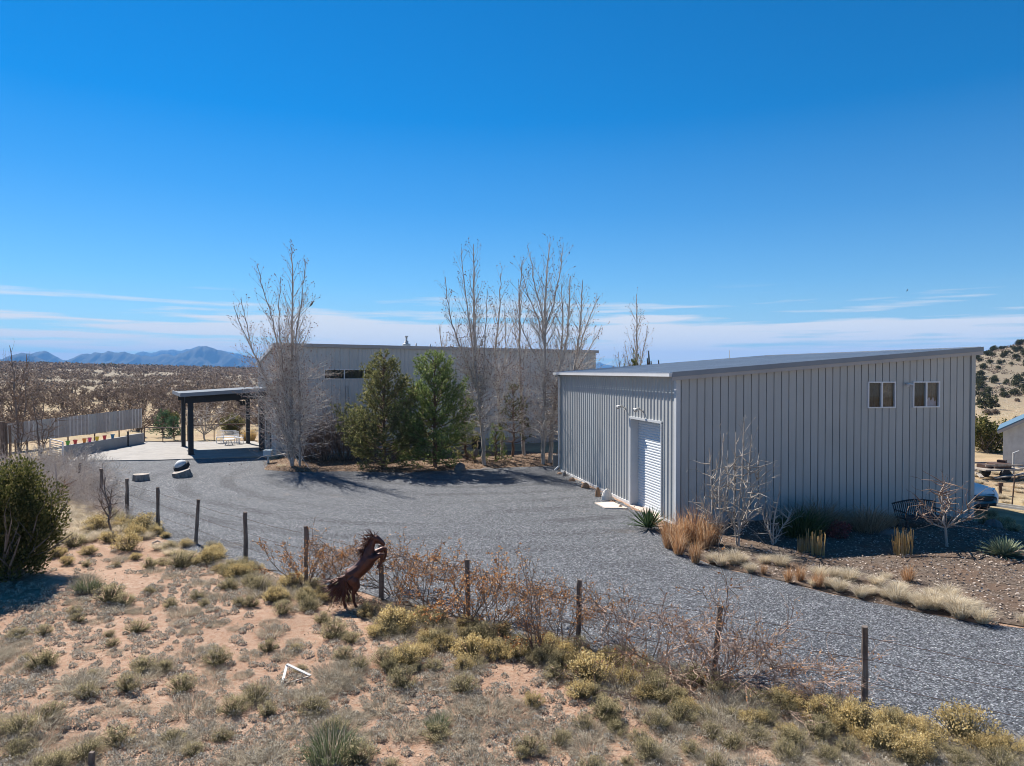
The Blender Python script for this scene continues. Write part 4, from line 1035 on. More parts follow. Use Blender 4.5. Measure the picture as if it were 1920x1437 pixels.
poplar('poplar_tree', p_, [[(1192, 838), (1193, 760), (1194, 680), (1194, 600), (1193, 552)], [(1193, 720), (1206, 660), (1215, 610)], [(1193, 730), (1178, 680), (1172, 645)]], 'small leafless poplar showing above the workshop roof', 0, group='leafless poplars', tr=.13)
p_ = at(1160, 700, 56); p_.z = 0
poplar('poplar_tree', p_, [[(1162, 838), (1163, 720), (1160, 660)], [(1163, 730), (1170, 690), (1174, 668)]], 'low bare twiggy top barely showing above the workshop roof, beside the main building', 0, group='leafless poplars', tr=.1)
p_ = at(828, 700, 66); p_.z = .2
poplar('poplar_tree', p_, [[(830, 830), (830, 720), (828, 650), (823, 607)], [(829, 690), (836, 650), (838, 625)]], 'small leafless treetop rising behind the roof of the main building', 0, group='leafless poplars', tr=.12)
pine('pine_tree', G(720, 881), 6.35, 2.9, 'dense olive green pine, left one of the two in front of the main building', 'pine', whorl=.24, dens=.85)
pine('pine_tree', G(815, 880), 6.6, 2.85, 'dense bright green pine, right one of the two in front of the main building', 'pine2', whorl=.24, dens=.85)
pine('pine_tree', G(873, 866), 4.0, .85, 'narrow dark pine crowded behind the bright green pine', 'pine', dens=.8)
pine('pine_tree', G(962, 860), 4.6, 1.6, 'sparse yellowish pine growing between the leafless poplars', 'pinef', whorl=.42, bare=.8, dens=.35)
pine('pine_tree', G(930, 868), 1.9, .8, 'small bright green pine sapling at the foot of the thick poplar', 'pine2', dens=.5)
def gpos(px, Y): 
    x = (px - 960) / F * Y; return onground(x, Y)
pine('spruce_tree', gpos(305, 60), 2.1, .8, 'small blue green spruce behind the pipe railing', 'spruce', whorl=.2)
pine('spruce_tree', gpos(325, 57), 1.75, .6, 'smaller low spruce standing right beside the pipe railing', 'spruce', whorl=.2)
poplar('bare_tree', gpos(385, 57.5), [[(384, 830), (384, 812), (372, 788), (352, 764)], [(384, 815), (398, 790), (420, 764)], [(384, 812), (386, 785), (388, 758)], [(384, 815), (412, 796), (440, 782)], [(384, 816), (362, 800), (343, 786)]],
       'leafless spreading fruit tree seen under the patio shelter roof', 85, (.8, 2.4), 1.0, twig='twig', buds=False, tr=.13)
poplar('bare_tree', gpos(37, 44), [[(37, 862), (33, 800), (28, 730), (24, 690), (18, 648)], [(38, 850), (45, 790), (48, 740), (46, 690)], [(35, 800), (20, 760), (2, 735)], [(33, 770), (40, 720), (48, 690), (50, 665)]], 'leafless tree with dark stems at the far left in front of the metal screen', 60, (.7, 4), 1.1, 'bare trees by the metal screen', twig='twigd', buds=False, tr=.09)
poplar('bare_tree', gpos(76, 45), [[(78, 858), (70, 810), (66, 770), (58, 735)], [(80, 845), (80, 790), (84, 745)], [(79, 850), (92, 805), (108, 780), (118, 765)]], 'smaller leafless tree with spreading stems in front of the middle of the metal screen', 45, (.5, 3), 1.0, 'bare trees by the metal screen', twig='twigd', buds=False, tr=.08)
poplar('sapling', gp(110, 965), [[(110, 966), (110, 930), (107, 900), (103, 868)], [(110, 940), (118, 915), (122, 895)]], 'thin reddish sapling in the dry brush right of the juniper', 8, (.5, 1.4), .4, twig='twigr', buds=False, tr=.07)
poplar('sapling', gp(207, 1003), [[(207, 1004), (205, 975), (204, 950), (190, 915)], [(206, 970), (209, 940), (210, 915)], [(206, 975), (192, 955), (184, 935)], [(205, 960), (199, 925), (198, 895)]], 'small dark leafless sapling growing beside the fence posts', 10, (.4, 1.3), .4, twig='twigd', buds=False, tr=.07)
# peach sapling in the mulch
poplar('peach_tree', gp(1779, 1030), [[(1779, 1032), (1774, 1005), (1770, 980), (1768, 955), (1766, 930)], [(1773, 992), (1795, 972), (1812, 955), (1824, 938)], [(1772, 990), (1750, 985), (1732, 972), (1718, 955)], [(1771, 985), (1748, 962), (1726, 938)],
       [(1770, 965), (1784, 940), (1778, 925)], [(1774, 990), (1800, 980), (1822, 968)], [(1770, 960), (1758, 935), (1774, 905)]], 'small leafless peach tree with reddish branches in the shaded mulch bed', 45, (.9, 2.0), .5, twig='twigr', buds=False, tr=.10)
# bare shrubs against the shaded wall
poplar('bare_shrub', gp(1345, 1026), [[(1345, 1028), (1346, 960), (1350, 900), (1356, 850), (1358, 812)], [(1343, 1020), (1334, 960), (1333, 900), (1330, 840)], [(1346, 1000), (1362, 940), (1368, 890), (1365, 845)], [(1342, 1010), (1322, 965), (1312, 930)], [(1347, 1000), (1340, 930), (1343, 860)]], 'pale leafless shrub nearest the workshop corner, against its shaded wall', 45, (.3, 2.4), .55, 'pale leafless shrubs', twig='twigw', buds=False, tr=.045, side=1.0)
poplar('bare_shrub', gp(1385, 1028), [[(1384, 1030), (1386, 960), (1390, 890), (1394, 840), (1396, 790)], [(1383, 1020), (1374, 950), (1378, 880), (1380, 810)], [(1386, 1000), (1404, 950), (1418, 900), (1424, 850)], [(1387, 990), (1415, 960), (1432, 920)], [(1385, 1000), (1400, 930), (1408, 870), (1410, 815)], [(1383, 1000), (1366, 960), (1358, 930)]], 'tallest pale leafless shrub against the shaded workshop wall', 55, (.3, 2.6), .6, 'pale leafless shrubs', twig='twigw', buds=False, tr=.045, side=1.0)
poplar('bare_shrub', gp(1449, 1026), [[(1449, 1030), (1450, 985), (1456, 945), (1462, 905)], [(1448, 1020), (1443, 975), (1446, 930)], [(1450, 1010), (1468, 980), (1484, 955)], [(1449, 1005), (1432, 985), (1428, 950)]], 'smallest and rightmost pale leafless shrub by the shaded workshop wall', 22, (.2, 1.4), .4, 'pale leafless shrubs', twig='twigw', buds=False, tr=.045, side=1.0)

# juniper, left edge, and round oak-like bush by the small shed
jm = bushy_mesh('juniper', 1.2, 3.1, 200, 300, .050, [M['juni'], M['barkgrey']], 2.2, 1.0)
inst('juniper', jm, gp(8, 1085), 'large olive green juniper at the left edge of the picture', 'juniper', None, 1, .4)
om = bushy_mesh('round_bush', 1.5, 2.7, 70, 90, .13, [M['juni'], M['barkgrey']], 1.6, .5)
inst('evergreen_bush', om, gpos(1853, 52), 'round olive evergreen bush between the workshop and the small white shed', 'bush', None, .95, 1.0)
inst('evergreen_bush', om, gpos(318, 72), 'low yellowish evergreen bush beyond the pipe railing', 'bush', None, .55, 2.0)
inst('evergreen_bush', om, gpos(436, 63), 'dark olive bush seen under the right end of the shelter roof', 'bush', None, .62, 3.0)
inst('evergreen_bush', om, gpos(1184, 52), 'rounded brownish green treetop just showing over the workshop roof', 'bush', None, .62, 4.0, 3.75)
# upright cholla behind the workshop roof
b = MB()
for k, (dx, h) in enumerate(((-.22, 6.5), (-.12, 7.05), (.06, 6.3), (.5, 6.0), (.62, 6.35), (.35, 5.9))):
    b.tube([(dx * .3, 0, 0), (dx * .8, .1, h * .5), (dx + .05, 0, h * .85), (dx, 0, h)], [.12, .09, .075, .04], 7)
p_ = gpos(1219, 53); o = b.build('tree_cactus', plain('dark_cactus_skin', (.075, .07, .05), .9, .4, 8)); o.location = p_; tag(o, 'dark upright cactus arms showing above the workshop roof', 'cactus')

# ================================================================ scrub
RABL = [rabbit_mesh('rabbitbrush', .5, .55, 42, 46) for _ in range(4)]
OLI = [rabbit_mesh('snakeweed', .5, .55, 40, 36, 'olive', 'rabs', .026) for _ in range(3)]
GRE = [tuft_mesh('grass_tuft', 520, .27, .20, 1.5, .0055, 'grey', 24, 'tan', .5) for _ in range(4)]
SAG = tuft_mesh('green_brush', 420, .30, .62, .75, .012, 'sage', 90, 'grey')
rab_px = [(172, 1000, 55), (262, 1000, 60), (245, 1012, 45), (195, 1020, 45), (230, 1037, 60), (100, 1048, 38), (158, 1043, 38), (120, 1062, 30), (250, 1052, 26),
          (385, 1062, 60), (510, 1132, 52), (540, 1108, 55), (605, 1132, 38), (690, 1162, 50), (740, 1192, 85), (700, 1200, 50), (832, 1226, 62), (882, 1242, 80), (925, 1240, 66), (868, 1262, 48),
          (962, 1244, 60), (760, 1255, 75), (790, 1236, 50), (1060, 1246, 70), (1110, 1290, 105), (1090, 1318, 70), (1150, 1262, 70), (1180, 1296, 70), (1000, 1332, 48), (1215, 1322, 62), (1420, 1372, 66), (1485, 1392, 56),
          (1630, 1390, 110), (1690, 1430, 110), (1585, 1385, 60), (1842, 1416, 140), (1905, 1430, 70), (1730, 1437, 90), (1290, 1345, 60), (455, 1085, 40), (1740, 1400, 50)]
oli_px = [(200, 985, 60), (125, 1030, 55), (330, 1068, 70), (300, 1062, 32), (425, 1076, 40), (190, 1138, 70), (225, 1140, 45), (275, 1115, 26), (365, 1128, 36), (315, 1143, 36), (480, 1112, 50), (465, 1142, 40), (525, 1156, 45), (575, 1150, 45),
          (620, 1202, 60), (655, 1210, 45), (600, 1172, 42), (720, 1256, 60), (810, 1262, 45), (1040, 1280, 50), (995, 1424, 72), (1055, 1404, 48), (1095, 1372, 46), (1160, 1382, 50), (1205, 1404, 56), (1235, 1376, 60), (1445, 1368, 60), (1540, 1398, 62),
          (1600, 1424, 60), (1220, 1434, 66), (1270, 1330, 60), (735, 1268, 26), (40, 1240, 26), (75, 1195, 34), (430, 1108, 30), (1340, 1390, 50), (1380, 1410, 60), (1480, 1430, 60), (1560, 1437, 60), (1300, 1425, 50), (655, 1100, 28)]
LR = 'yellow topped rabbitbrush dome near the fence line'
LO = 'olive green snakeweed clump on the red soil'
special = {(1842, 1416): 'largest rounded yellow rabbitbrush dome, in the bottom right corner', (1630, 1390): 'big yellow rabbitbrush at the foot of the last fence post on the right', (1110, 1290): 'tall golden rabbitbrush right of the middle, below the vine covered posts',
           (882, 1242): 'golden rabbitbrush under the leafy vine post, largest of its group', (262, 1000): 'golden rabbitbrush at the foot of the third fence post from the left', (1000, 1332): 'isolated yellow green rabbitbrush on bare soil, near the bottom middle'}
for (px, py, w) in rab_px:
    p = gp(px, py); s = w / F * p.y; p = p + Vector((0, s * .35, 0)); p = onground(p.x, p.y)
    l = special.get((px, py), LR); inst('rabbitbrush', rg.choice(RABL), p, l, 'rabbitbrush', 'rabbitbrush along the fence', s * .95, None, rg.uniform(.85, 1.15))
sp2 = {(995, 1424): 'tall olive snakeweed at the bottom edge, right of the middle', (190, 1138): 'wide olive snakeweed clump just right of the shadow of the juniper', (735, 1268): 'tiny upright olive snakeweed below the horse sculpture'}
for (px, py, w) in oli_px:
    p = gp(px, py); s = w / F * p.y; p = p + Vector((0, s * .35, 0)); p = onground(p.x, p.y)
    inst('snakeweed', rg.choice(OLI), p, sp2.get((px, py), LO), 'shrub', 'snakeweed clumps on the red soil', s * .95, None, rg.uniform(.8, 1.2))
for (px, py, s, l) in ((622, 1425, 1.0, 'tall fresh green brush clump at the bottom, left of the middle'), (165, 1108, .8, 'grey green brush clump right of the juniper shadow'), (820, 1365, .5, 'small green brush clump alone on soil at the bottom middle')):
    inst('green_brush', SAG, gp(px, py), l, 'shrub', None, s)
# continuous strip of brush on the near side of the fence
FQ = [gp(px, yb) for px, yb, yt in posts]
for k in range(190):
    i = rg.choice([2, 3, 4, 5, 5, 6, 6, 7, 7, 8, 8, 9, 9, 10, 10, 11, 11]); p = FQ[i].lerp(FQ[i + 1], rg.random()); q = onground(p.x + rg.gauss(0, .2), p.y - .25 - abs(rg.gauss(0, .75)))
    c = rg.random(); sc = rg.uniform(.30, .72)
    if abs(q.x + 3.7) < 1.0 and abs(q.y - 16.4) < .8: continue
    if c < .30: inst('rabbitbrush', rg.choice(RABL), q, LR, 'rabbitbrush', 'rabbitbrush along the fence', sc, None, rg.uniform(.8, 1.1))
    elif c < .68: inst('snakeweed', rg.choice(OLI), q, LO, 'shrub', 'snakeweed clumps on the red soil', sc, None, rg.uniform(.8, 1.2))
    else: inst('grass_tuft', rg.choice(GRE), q, 'small grey dry bunchgrass tuft on the red soil in the foreground', 'grass tuft', 'grey bunchgrass tufts in the foreground', sc * 2.2, None, rg.uniform(.9, 1.4))
# single grey tufts
def soil_pts(n, x0, x1, y0, y1, margin=.25, dens=None):
    out = []
    while len(out) < n:
        px, py = rg.uniform(x0, x1), rg.uniform(y0, y1); p = G(px, py)
        if dens is not None and rg.random() > dens(p.x, p.y): continue
        out.append(p)
    X = np.array([p.x for p in out]); Y = np.array([p.y for p in out])
    k = (poly_dist(X, Y, GRAVEL) > margin) & (poly_dist(X, Y, MULCH) > margin) & (Y < 40)
    lim = np.array([p.y < 45 and not (p.x > 5.0 and p.y > 17) for p in out])
    k &= lim
    X, Y = X[k], Y[k]; return np.stack([X, Y, gz(X, Y)], 1)
for q in soil_pts(120, -60, 1980, 1050, 1470): inst('snakeweed', rg.choice(OLI), q, LO, 'shrub', 'snakeweed clumps on the red soil', rg.uniform(.25, .6), None, rg.uniform(.8, 1.2))
pts = soil_pts(330, -60, 1980, 1040, 1470)
for q in pts[:230]:
    inst('grass_tuft', rg.choice(GRE), q, 'small grey dry bunchgrass tuft on the red soil in the foreground', 'grass tuft', 'grey bunchgrass tufts in the foreground', rg.uniform(.45, 1.2), None, rg.uniform(.6, 1.1))
for (px, py, s) in ((915, 1330, 1.1), (870, 1330, .9), (490, 1300, 1.0), (500, 1435, 1.0), (60, 1360, 1.3), (1340, 1360, 1.2), (1390, 1380, 1.1), (360, 1330, 1.1), (150, 1290, 1.1), (1170, 1230, .9), (720, 1325, .9)):
    inst('grass_tuft', rg.choice(GRE), gp(px, py), 'large spreading grey bunchgrass tuft on the red soil', 'grass tuft', 'grey bunchgrass tufts in the foreground', s * 1.25)
# matted grey grass: nobody could count it
def patchy(x, y):
    v = float(fbm(x / 1.7 + 40, y / 1.7 + 7, 4)); return max(.09, min(1, (v - .425) * 10))
mats = soil_pts(14500, -350, 2150, 1035, 1475, .1, patchy)
def spaced(pts, d0):
    cell = {}; out = []
    for q in pts:
        d = d0 * rg.uniform(.75, 1.35); i, j = int(q[0] // .3), int(q[1] // .3)
        if all((q[0] - r[0]) ** 2 + (q[1] - r[1]) ** 2 > d * d for a in (-1, 0, 1) for b_ in (-1, 0, 1) for r in cell.get((i + a, j + b_), ())):
            cell.setdefault((i, j), []).append(q); out.append(q)
    return out
mats = spaced(mats, .185)
tm = MB()
for q in mats:
    k = rg.uniform(.6, 1.45); n_ = int(120 * k)
    v = NR.normal(0, 1, (n_, 3)); v /= np.linalg.norm(v, axis=1, keepdims=True); v[:, 2] = np.abs(v[:, 2])
    rr = .55 + .45 * NR.random((n_, 1)); P_ = np.array(q) + v * rr * np.array([.095, .095, .085]) * k - np.array([0, 0, .01])
    tm.leaves(P_, .030, 0, 1.25, 0, v + np.array([0, 0, .5])); tm.blades(14, .08 * k, .13 * k, 1.0, .005, 0, tuple(q), .5, .5)
tag(tm.build('mat_grass', M['mat']), kind='stuff')
tm = MB()
q = soil_pts(2700, -350, 2150, 1035, 1475, .1)
for p in q: tm.blades(7, .05, rg.uniform(.04, .13), 1.2, .008, 0, tuple(p), .4, .5)
tag(tm.build('sparse_grass', M['grey']), kind='stuff')
# pebbles on the soil
tm = MB(); q = soil_pts(6200, -350, 2150, 1030, 1475, .1)
r = NR.random(len(q)) ** 2.5 * .022 + .007
V = np.array([(1, 0, 0), (-.5, .87, 0), (-.5, -.87, 0), (.1, .1, .9)])
a = NR.random(len(q)) * 6.28; ca, sa = np.cos(a), np.sin(a)
VV = np.stack([(V[None, :, 0] * ca[:, None] - V[None, :, 1] * sa[:, None]) * r[:, None], (V[None, :, 0] * sa[:, None] + V[None, :, 1] * ca[:, None]) * r[:, None], V[None, :, 2] * r[:, None]], -1) + q[:, None, :]
tm.add(VV.reshape(-1, 3), (np.arange(len(q)) * 4)[:, None, None] + np.array([[0, 1, 3], [1, 2, 3], [2, 0, 3]])[None] if False else ((np.arange(len(q)) * 4)[:, None, None] + np.array([[0, 1, 3], [1, 2, 3], [2, 0, 3]])[None]).reshape(-1, 3))
tag(tm.build('pebbles', veg('pebble_stone', [(0, (.20, .11, .07)), (.7, (.38, .26, .18)), (1, (.62, .55, .48))], 0)), kind='stuff')

# ---- tall dry grass and brush at the left of the fence
TAN = [tuft_mesh('dry_grass', 820, .17, .44, 1.25, .0062, 'tan', 0, None, .5) for _ in range(3)]
FEA = [tuft_mesh('bleached_grass', 560, .12, .55, 1.0, .008, 'tan', 0, None, .4) for _ in range(4)]
RUS = [tuft_mesh('rust_grass', 210, .13, 1.12, .48, .010, 'rusty', 40, 'orange', .35) for _ in range(3)]
BRU = [shrub_mesh('dry_brush', 20, 1.15, 1.15, 2, 2.0, .016, [M['twig'], M['brown']], 240, .035, .0, .18, .2, .3) for _ in range(3)]
for k, (px, py, s) in enumerate(((62, 890, 1.2), (90, 900, 1.2), (120, 915, 1.1), (150, 925, 1.05), (178, 935, .9), (110, 885, 1.2), (60, 915, 1.0), (165, 905, .9), (135, 945, .7), (200, 960, .6), (86, 930, 1.0), (225, 985, .5), (95, 955, .8), (75, 905, 1.3), (130, 900, 1.2), (145, 918, 1.1), (108, 930, 1.1), (160, 940, .9), (185, 952, .8), (70, 935, 1.0), (205, 972, .65), (50, 900, 1.3), (120, 880, 1.1), (150, 890, 1.0))):
    inst('dry_brush', BRU[k % 3], gp(px, py), 'tangled grey leafless brush between the juniper and the fence', 'shrub', 'leafless brush left of the fence', s)
for k, (px, py, s) in enumerate(((140, 965, 1.2), (165, 975, 1.2), (190, 985, 1.1), (120, 985, 1.0), (150, 1000, 1.1), (95, 975, 1.1), (215, 975, 1.0), (230, 998, .9), (110, 1010, .9), (320, 1040, .7), (340, 1050, .6), (75, 985, 1.0), (170, 955, 1.0), (130, 975, 1.2), (155, 988, 1.2), (178, 995, 1.1), (205, 990, 1.0), (105, 995, 1.1), (135, 1012, 1.0), (165, 1015, .9), (190, 1008, .9), (85, 1020, .9), (218, 1012, .8), (240, 985, .9), (70, 1000, 1.0), (150, 950, 1.1), (120, 960, 1.1), (100, 1030, .8), (270, 1010, .8), (300, 1030, .7), (350, 1045, .6), (380, 1055, .6), (420, 1062, .6), (470, 1082, .6))):
    inst('dry_grass', TAN[k % 3], gp(px, py), 'pale dry grass clump in the brush left of the fence', 'grass clump', 'dry grass left of the fence', s * 1.15, None, .9)
# ---- vines and dead-leaved shrubs along the fence
VL = [shrub_mesh('leafy_shrub', 9, 1.0, 1.05, 2, 1.35, .014, [M['twigd'], M['orange']], 900, .036, .0, .14, .35, .12) for _ in range(2)]
VB = [shrub_mesh('bare_vine', 11, 1.15, 1.2, 2, 1.3, .012, [M['twigr'], M['orange']], 140, .036, -.035, .20, .3, .2) for _ in range(2)]
VS = shrub_mesh('upright_shrub', 6, 1.5, .28, 2, 1.2, .016, [M['twigd'], M['orange']], 300, .036, .03, .08, .2, .08)
for (me, px, py, s, lab) in ((VL[0], 574, 1098, 1.15, 'shrub with dead orange leaves around the fence post left of the horse sculpture'), (VL[1], 640, 1092, .85, 'orange leaved shrub just behind the tail of the horse sculpture'), (VL[0], 742, 1118, 1.15, 'orange leaved shrub right behind the horse sculpture'),
                             (VL[1], 800, 1140, 1.15, 'dense orange leaved shrub between the horse sculpture and the vine covered post'), (VL[0], 872, 1172, 1.30, 'largest shrub with dead orange leaves, wrapped around a fence post'), (VL[1], 925, 1180, 1.15, 'orange leaved shrub just right of the largest one'),
                             (VS, 1010, 1238, 1.0, 'upright thin stemmed shrub with dead leaves between two fence posts'), (VL[1], 1055, 1210, 1.05, 'orange leaved shrub just left of the middle right fence post'), (VB[0], 1140, 1240, 1.05, 'bare reddish vine tangle right of the middle right fence post'),
                             (VB[1], 1215, 1252, 1.05, 'bare reddish vine tangle midway between two fence posts'), (VB[0], 1300, 1280, 1.25, 'dense bare vine tangle left of the leaning fence post'), (VB[1], 1352, 1292, 1.2, 'dense bare vine tangle right of the leaning fence post'),
                             (VB[0], 1440, 1312, .95, 'thin bare vine spreading between the two rightmost fence posts'), (VB[1], 1560, 1335, .6, 'sparse bare vine at the foot of the rightmost fence post'), (VL[1], 610, 1090, .7, 'small orange leaved shrub just right of the leafy fence post')):
    inst('fence_shrub', me, gp(px, py), lab, 'shrub', 'shrubs and vines along the fence', s)
# long vine runners hanging on the wires
for k, (i, j, f, sag, lab, mt) in enumerate(((6, 7, .8, .2, 'leafy vine strung along the wire left of the horse sculpture', 1), (7, 8, .78, .1, 'leafy vine strung along the wire right of the horse sculpture', 1), (8, 9, .78, .12, 'leafy vine strung along the wire between the two leafiest posts', 1), (9, 10, .75, .25, 'bare vine strung along the wire up to the leaning post', 0), (10, 11, .55, .3, 'bare vine strung along the wire to the rightmost post', 0))):
    A = fo + tops[i][0] + Z1 * tops[i][1] * f; B = fo + tops[j][0] + Z1 * tops[j][1] * f; S = []; T = []
    for q in range(4):
        n = 16; prev = A + Vector((rg.gauss(0, .05), rg.gauss(0, .08), rg.gauss(0, .08)))
        for i2 in range(n):
            t = (i2 + 1) / n; c = A.lerp(B, t) + Vector((rg.gauss(0, .05), rg.gauss(0, .1), rg.gauss(0, .09) - sag * sin(pi * t)))
            S.append((tuple(prev), tuple(c), .008, .007)); prev = c
            branch(S, T, c, Vector((rg.gauss(0, 1), rg.gauss(0, 1), rg.uniform(-.6, 1))).normalized(), rg.uniform(.25, .6), .006, 1, .7, .8, .0, .15, .12)
    b = MB(); O_ = A.copy(); put(b, [((s[0][0] - O_.x, s[0][1] - O_.y, s[0][2] - O_.z), (s[1][0] - O_.x, s[1][1] - O_.y, s[1][2] - O_.z), s[2], s[3]) for s in S], 0)
    if mt or True:
        P = [tuple(Vector(rg.choice(S)[0]) - O_ + Vector((rg.gauss(0, .03), rg.gauss(0, .03), rg.gauss(0, .03)))) for _ in range(650 if mt else 90)]; b.leaves(np.array(P), .036, 1, 1.5)
    o = b.build('fence_vine', [M['twigr'] if not mt else M['twigd'], M['orange']]); o.location = O_; tag(o, lab, 'vine')
# fallen leaves under the fence and the trees
tm = MB(); P = []
FP = [gp(px, yb) for px, yb, yt in posts]
for _ in range(9000):
    i = rg.choice([6, 7, 7, 8, 8, 8, 9, 9, 10, 10, 10]); p = FP[i].lerp(FP[min(i + 1, 12)], rg.uniform(-.2, 1)); P.append((p.x + rg.gauss(0, .25), p.y - .25 - abs(rg.gauss(0, .55)), 0))
P = np.array(P); P[:, 2] = gz(P[:, 0], P[:, 1]) + .012 + NR.random(len(P)) * .03; tm.leaves(P, .045, 0, 1.3, .75)
tag(tm.build('fence_leaf_litter', M['brown']), kind='stuff')
tm = MB(); n = 7000; P = []
while len(P) < n:
    px = rg.uniform(495, 1050); py = rg.uniform(855, 888); p = G(px, py); P.append((p.x, p.y, 0))
P = np.array(P); d = -poly_dist(P[:, 0], P[:, 1], LITTER); k = d > -.25; P = P[k]; P[:, 2] = np.maximum(litz(P[:, 0], P[:, 1], np.maximum(d[k], 0)), .03) + .02 + NR.random(len(P)) * .03; tm.leaves(P, .075, 0, 1.3, .7)
tag(tm.build('tree_leaf_litter', M['brown']), kind='stuff')
tm = MB(); P = []
x0, x1 = min(p[0] for p in MULCH), max(p[0] for p in MULCH); y0, y1 = min(p[1] for p in MULCH), max(p[1] for p in MULCH)
P = np.stack([x0 + NR.random(17000) * (x1 - x0), y0 + NR.random(17000) * (y1 - y0), np.zeros(17000)], 1)
d = -poly_dist(P[:, 0], P[:, 1], MULCH); k = d > .05; P = P[k]; P[:, 2] = mulchz(P[:, 0], P[:, 1], d[k]) + .015 + NR.random(len(P)) * .02; tm.leaves(P, .05, 0, 1.9, .75)
tag(tm.build('mulch_chips', M['chips']), kind='stuff')
tm = MB(); P = np.array([tuple(G(rg.uniform(1050, 1260), rg.uniform(890, 1000), .03)) for _ in range(1800)]); 
k = np.abs(poly_dist(P[:, 0], P[:, 1], GRAVEL)) < .55; P = P[k]; P[:, 2] += .02; tm.leaves(P, .05, 0, 1.5, .7); tag(tm.build('wall_leaf_litter', M['brown']), kind='stuff')

# ---- garden bed plants along the workshop
def bed(me, name, px, py, s, lab, cat, grp=None, sz=None):
    p = gp(px, py); p.z += .06; return inst(name, me, p, lab, cat, grp, s, None, sz)
for k, (px, py, s) in enumerate(((1256, 1030, 1.05), (1272, 1042, .8), (1280, 1024, 1.05), (1304, 1024, 1.2), (1322, 1034, 1.0), (1304, 1058, .7), (1336, 1026, .85))):
    bed(RUS[k % 3], 'ornamental_grass', px, py, s * 1.22, 'tall rust coloured ornamental grass at the near corner of the workshop', 'ornamental grass', 'rust grass at the workshop corner')
for k, (px, py, s, l) in enumerate(((1432, 1080, .40, 'low reddish grass clump at the gravel edge among the bleached grasses'), (1500, 1092, .60, 'wide golden rust grass clump among the bleached grasses at the gravel edge'), (1478, 1094, .55, 'coppery grass clump immediately left of the golden rust one'), (1534, 1104, .62, 'upright rust grass clump right of the golden rust one'), (1702, 1096, .72, 'isolated upright rust grass clump in the sunlit mulch'))):
    bed(RUS[k % 3], 'ornamental_grass', px, py, s, l, 'ornamental grass', None, .85)
for k, (px, py, s) in enumerate(((1338, 1058, 1.0), (1360, 1064, .9), (1385, 1068, 1.05), (1412, 1076, .9), (1400, 1058, .8), (1440, 1066, 1.0), (1462, 1072, .9), (1515, 1108, .6), (1560, 1106, 1.0), (1582, 1112, .95), (1545, 1088, .8), (1610, 1120, .95), (1632, 1124, 1.0),
                                 (1655, 1130, 1.0), (1600, 1096, .85), (1640, 1100, .85), (1680, 1136, 1.0), (1705, 1142, 1.0), (1728, 1148, 1.0), (1690, 1114, .8), (1755, 1152, 1.0), (1778, 1158, 1.05), (1806, 1164, 1.05), (1834, 1172, 1.0), (1770, 1130, .85), (1740, 1124, .8),
                                 (1800, 1140, .8), (1830, 1152, .8), (1665, 1090, .6), (1915, 1182, .9), (1380, 1052, .7), (1575, 1092, .7))):
    bed(FEA[k % 4], 'bleached_grass', px + rg.uniform(-10, 10), py + rg.uniform(-8, 3), s * rg.uniform(.6, 1.15), 'bleached feathery grass clump along the gravel edge of the mulch bed', 'grass clump', 'bleached grasses along the gravel edge')
YU = spiky_mesh('yucca', 95, .85, .05, 'yucca', .12, 1.5); bed(YU, 'yucca', 1216, 994, 1.15, 'dark green spiky yucca beside the roller door', 'yucca')
AG = spiky_mesh('agave', 110, .72, .085, 'agave', .02, 1.35, .3); bed(AG, 'agave', 1882, 1046, 1.0, 'pale green rosette agave in the sunlit mulch at the right edge', 'agave')
TE = spiky_mesh('agave', 70, .62, .07, 'teal', .1, 1.4, .3); bed(TE, 'agave', 1692, 1022, .8, 'teal coloured agave in the shade behind the cut grass stubble', 'agave')
ST_ = MB()
for i in range(60):
    a = rg.random() * 6.28; rr = .34 * sqrt(rg.random()); h = rg.uniform(.25, .72); ST_.tube([(rr * cos(a), rr * sin(a) * .6, -.03), (rr * cos(a) * 1.15 + rg.gauss(0, .04), rr * sin(a) * .7, h)], [.008, .007], 4)
stm = ST_.mesh('grass_stubble', M['gold'])
for (px, py, s, l) in ((1530, 1044, 1.0, 'upright cut grass stubble left of the teal agave, taller clump'), (1504, 1040, .7, 'low cut grass stubble beside the taller stubble clump'), (1694, 1044, 1.1, 'cut grass stubble in front of the teal agave')): bed(stm, 'grass_stubble', px, py, s, l, 'grass stubble')
DG = tuft_mesh('fountain_grass', 600, .38, 1.05, 1.0, .014, 'dkgrass'); BG = tuft_mesh('fountain_grass', 600, .35, 1.0, 1.0, .012, 'brgrass')
bed(DG, 'fountain_grass', 1500, 1010, 1.35, 'dark green fountain grass in the shade of the workshop wall', 'ornamental grass')
bed(BG, 'fountain_grass', 1538, 998, 1.5, 'brown fountain grass behind the dark green one by the wall', 'ornamental grass')
bed(BG, 'fountain_grass', 1628, 1000, 1.3, 'greyish fountain grass midway along the shaded workshop wall', 'ornamental grass')
bed(BG, 'fountain_grass', 1662, 990, .75, 'small brown fountain grass left of the dark bench', 'ornamental grass')
bed(BG, 'fountain_grass', 1562, 992, .9, 'small brown fountain grass between the two tall ones at the wall', 'ornamental grass')
RB = bushy_mesh('red_shrub', .4, .5, 26, 60, .045, [M['redbr'], M['twigd']], 1.5, .4, 12); bed(RB, 'low_shrub', 1572, 1012, 1.0, 'dull red rounded shrub in the shaded bed', 'shrub')
for k, (px, py, s) in enumerate(((1845, 985, .6), (1870, 990, .7), (1900, 1000, .6), (1890, 985, .5), (1860, 972, .5))):
    bed(OLI[k % 3], 'low_shrub', px, py, s, 'grey green low shrub in the shade right of the peach tree', 'shrub', 'low shrubs right of the peach tree')
